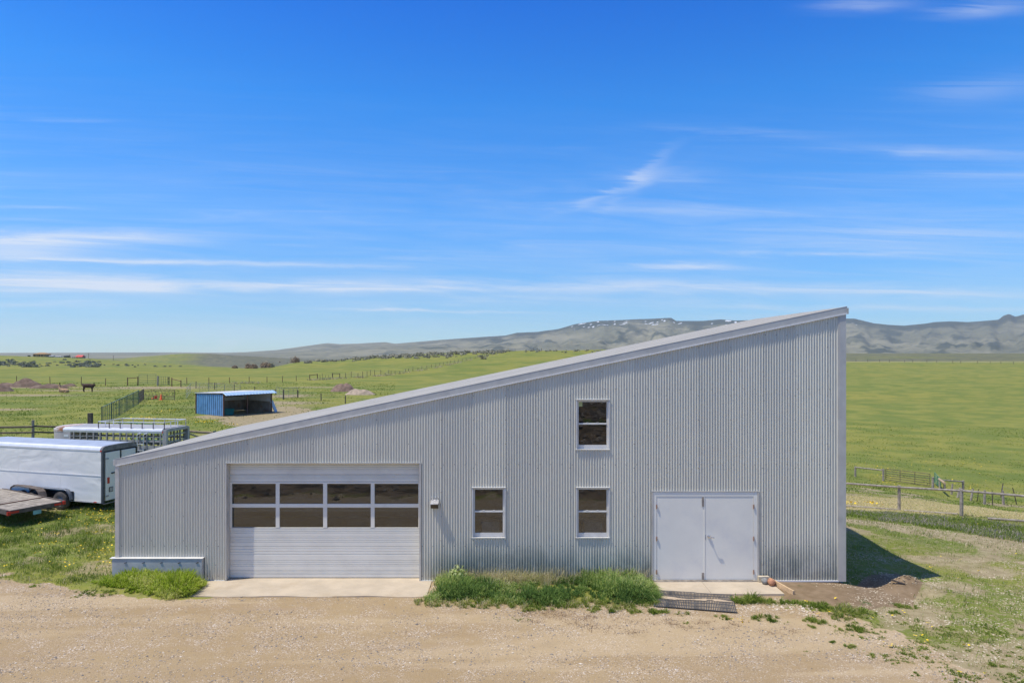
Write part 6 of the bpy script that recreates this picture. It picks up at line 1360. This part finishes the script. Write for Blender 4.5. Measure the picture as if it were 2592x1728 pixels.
# straw lying on the strip beyond the fence
xs_ = [a for a, b in STRAW]; ys_ = [b for a, b in STRAW]; X, Y = sample(60000, min(xs_), max(xs_), min(ys_), max(ys_)); k = inpoly(X, Y, STRAW) > -.3; X, Y = X[k], Y[k]
blades('straw', X, Y, rng.uniform(.04, .12, len(X)), rng.uniform(.02, .035, len(X)), M['grass'], rng.uniform(.74, 1, len(X)), 1.1, (.3, 0))

# bushes on the ridge
BU = [(595, 932, 1.0, 1.1, 'small brown shrub alone at the left of the ridge shrubs'), (629, 932, 1.25, 1.6, 'brown twiggy shrub at the left of the low shrub pair'), (643, 932.5, 1.5, 1.7, 'wide brown twiggy shrub next to the low shrub pair'), (672, 931, 2.4, 2.5, 'largest grey brown shrub on the ridge, spreading right'), (684, 930, 1.6, 2.0, 'grey shrub overlapping the right side of the largest shrub'),
      (708, 917, 1.8, 2.2, 'brown shrub standing up on the ridge left of the round one'), (748, 918, 2.2, 2.9, 'round tawny topped shrub standing highest on the ridge'), (727, 919, 1.5, 1.2, 'low grey shrub between the two upright ridge shrubs'), (780, 919, 1.7, 1.0, 'low spreading grey shrub right of the round tawny shrub')]
for i, (px, py, r, h, lab) in enumerate(BU):
    c_ = G(px, py); leafy('shrub', c_, r, 700, .22, M['willow'] if i not in (4, 7, 8) else M['sage'], lab, 'shrub', h)
def shrubs(name, pts, m, nf=26):
    V, T = [], []
    for (px, py, r, h) in pts:
        c_ = G(px, py); n = nf; d = rng.normal(size=(n, 3)); d /= np.linalg.norm(d, axis=1)[:, None]; d[:, 2] = np.abs(d[:, 2]); p = np.array(c_) + d * np.array([r, r, h]) * rng.uniform(.4, 1, n)[:, None]
        a = rng.normal(size=(n, 3)); a /= np.linalg.norm(a, axis=1)[:, None]; b = np.cross(a, d); s_ = r * .42 * rng.uniform(.5, 1.2, n)[:, None]
        V.append(np.stack([p - a * s_, p + b * s_ * .7, p + a * s_, p - b * s_ * .7], 1).reshape(-1, 3)); T.append(np.repeat(np.clip(rng.normal(rng.uniform(.3, .7), .2, n), 0, 1), 4))
    V = np.concatenate(V); i = np.arange(len(V) // 4) * 4; return set_mesh(name, V, np.stack([i, i + 1, i + 2, i + 3], 1), np.zeros((0, 3), int), np.concatenate(T), m)
sg = []
for _ in range(420):
    px = rng.uniform(800, 1290); base = np.interp(px, [800, 850, 950, 1000, 1100, 1200, 1290], [913, 909, 902, 899, 892.5, 889.5, 886.5])
    py = base + abs(rng.normal(0, 1)) * np.interp(px, [800, 950, 1040, 1100, 1250, 1290], [2, 3, 5.5, 6.5, 5, 2]); s_ = rng.uniform(.5, 1.5); sg.append((px, py, s_, s_ * .75))
for _ in range(50): px = rng.uniform(1330, 1520); sg.append((px, np.interp(px, [1330, 1530], [887, 883]) + abs(rng.normal(0, 3)), rng.uniform(.4, 1.0), .5))
shrubs('sagebrush', sg, M['sage'])
hb = []
for _ in range(130):
    px = rng.choice([rng.normal(25, 22), rng.normal(70, 30), rng.normal(190, 22), rng.normal(235, 25)]); py = 921 + rng.normal(0, 4.5) + (px - 190) * .04 * (px > 120) + (4 if 60 < px < 120 else 0); s_ = rng.uniform(.7, 2.4); hb.append((px, min(py, 929), s_, s_ * .6))
for _ in range(22): px = rng.uniform(60, 460); hb.append((px, np.interp(px, [60, 300, 560], [926, 925, 928]) + rng.normal(0, 1.5), rng.uniform(.6, 1.6), .8))
shrubs('dark_scrub', [h_ for h_ in hb if h_[1] < 930], M['sagedk'], 40)
# pale dry tufts along the fence lines of the field
Xs, Ys = [], []
LN = [[(530, 972), (630, 969), (715, 967), (784, 962), (860, 957.5), (930, 954), (985, 949), (1068, 936.5), (1140, 922), (1200, 909), (1260, 897)]]
for ln in LN:
    GW = [G(*q_) for q_ in ln]
    for _ in range(2600):
        t = rng.uniform(0, 1) ** .8 * (len(ln) - 1); i = min(int(t), len(ln) - 2); q = t - i; w = GW[i].lerp(GW[i + 1], q); w.x += rng.normal(0, .4); w.y -= abs(rng.normal(0, 1.2))
        if fbm(w.x / 4, w.y / 4, 2, 7) > .45: Xs.append(w.x); Ys.append(w.y)
blades('dry_tufts', np.array(Xs), np.array(Ys), rng.uniform(.15, .45, len(Xs)), rng.uniform(.12, .25, len(Xs)), M['grass'], rng.uniform(.8, 1, len(Xs)), .5, (.3, 0))
w = on((176 - CX) / F * 690, 690 + CAMY); leafy('conifer', w, .9, 160, .35, M['sagedk'], 'small dark conifer between the far sheds', 'tree', 3.4)
# twigs and a stick on the spoil heap
f = MB(); a = on(9.45, -.28); f.tube([a + Vector((0, 0, .10)), a + Vector((.28, -.1, .03))], .022, 6); tag(f.build('stick', M['wooddark']), 'dark stick lying on the soil heap beside the right corner of the barn', 'stick')
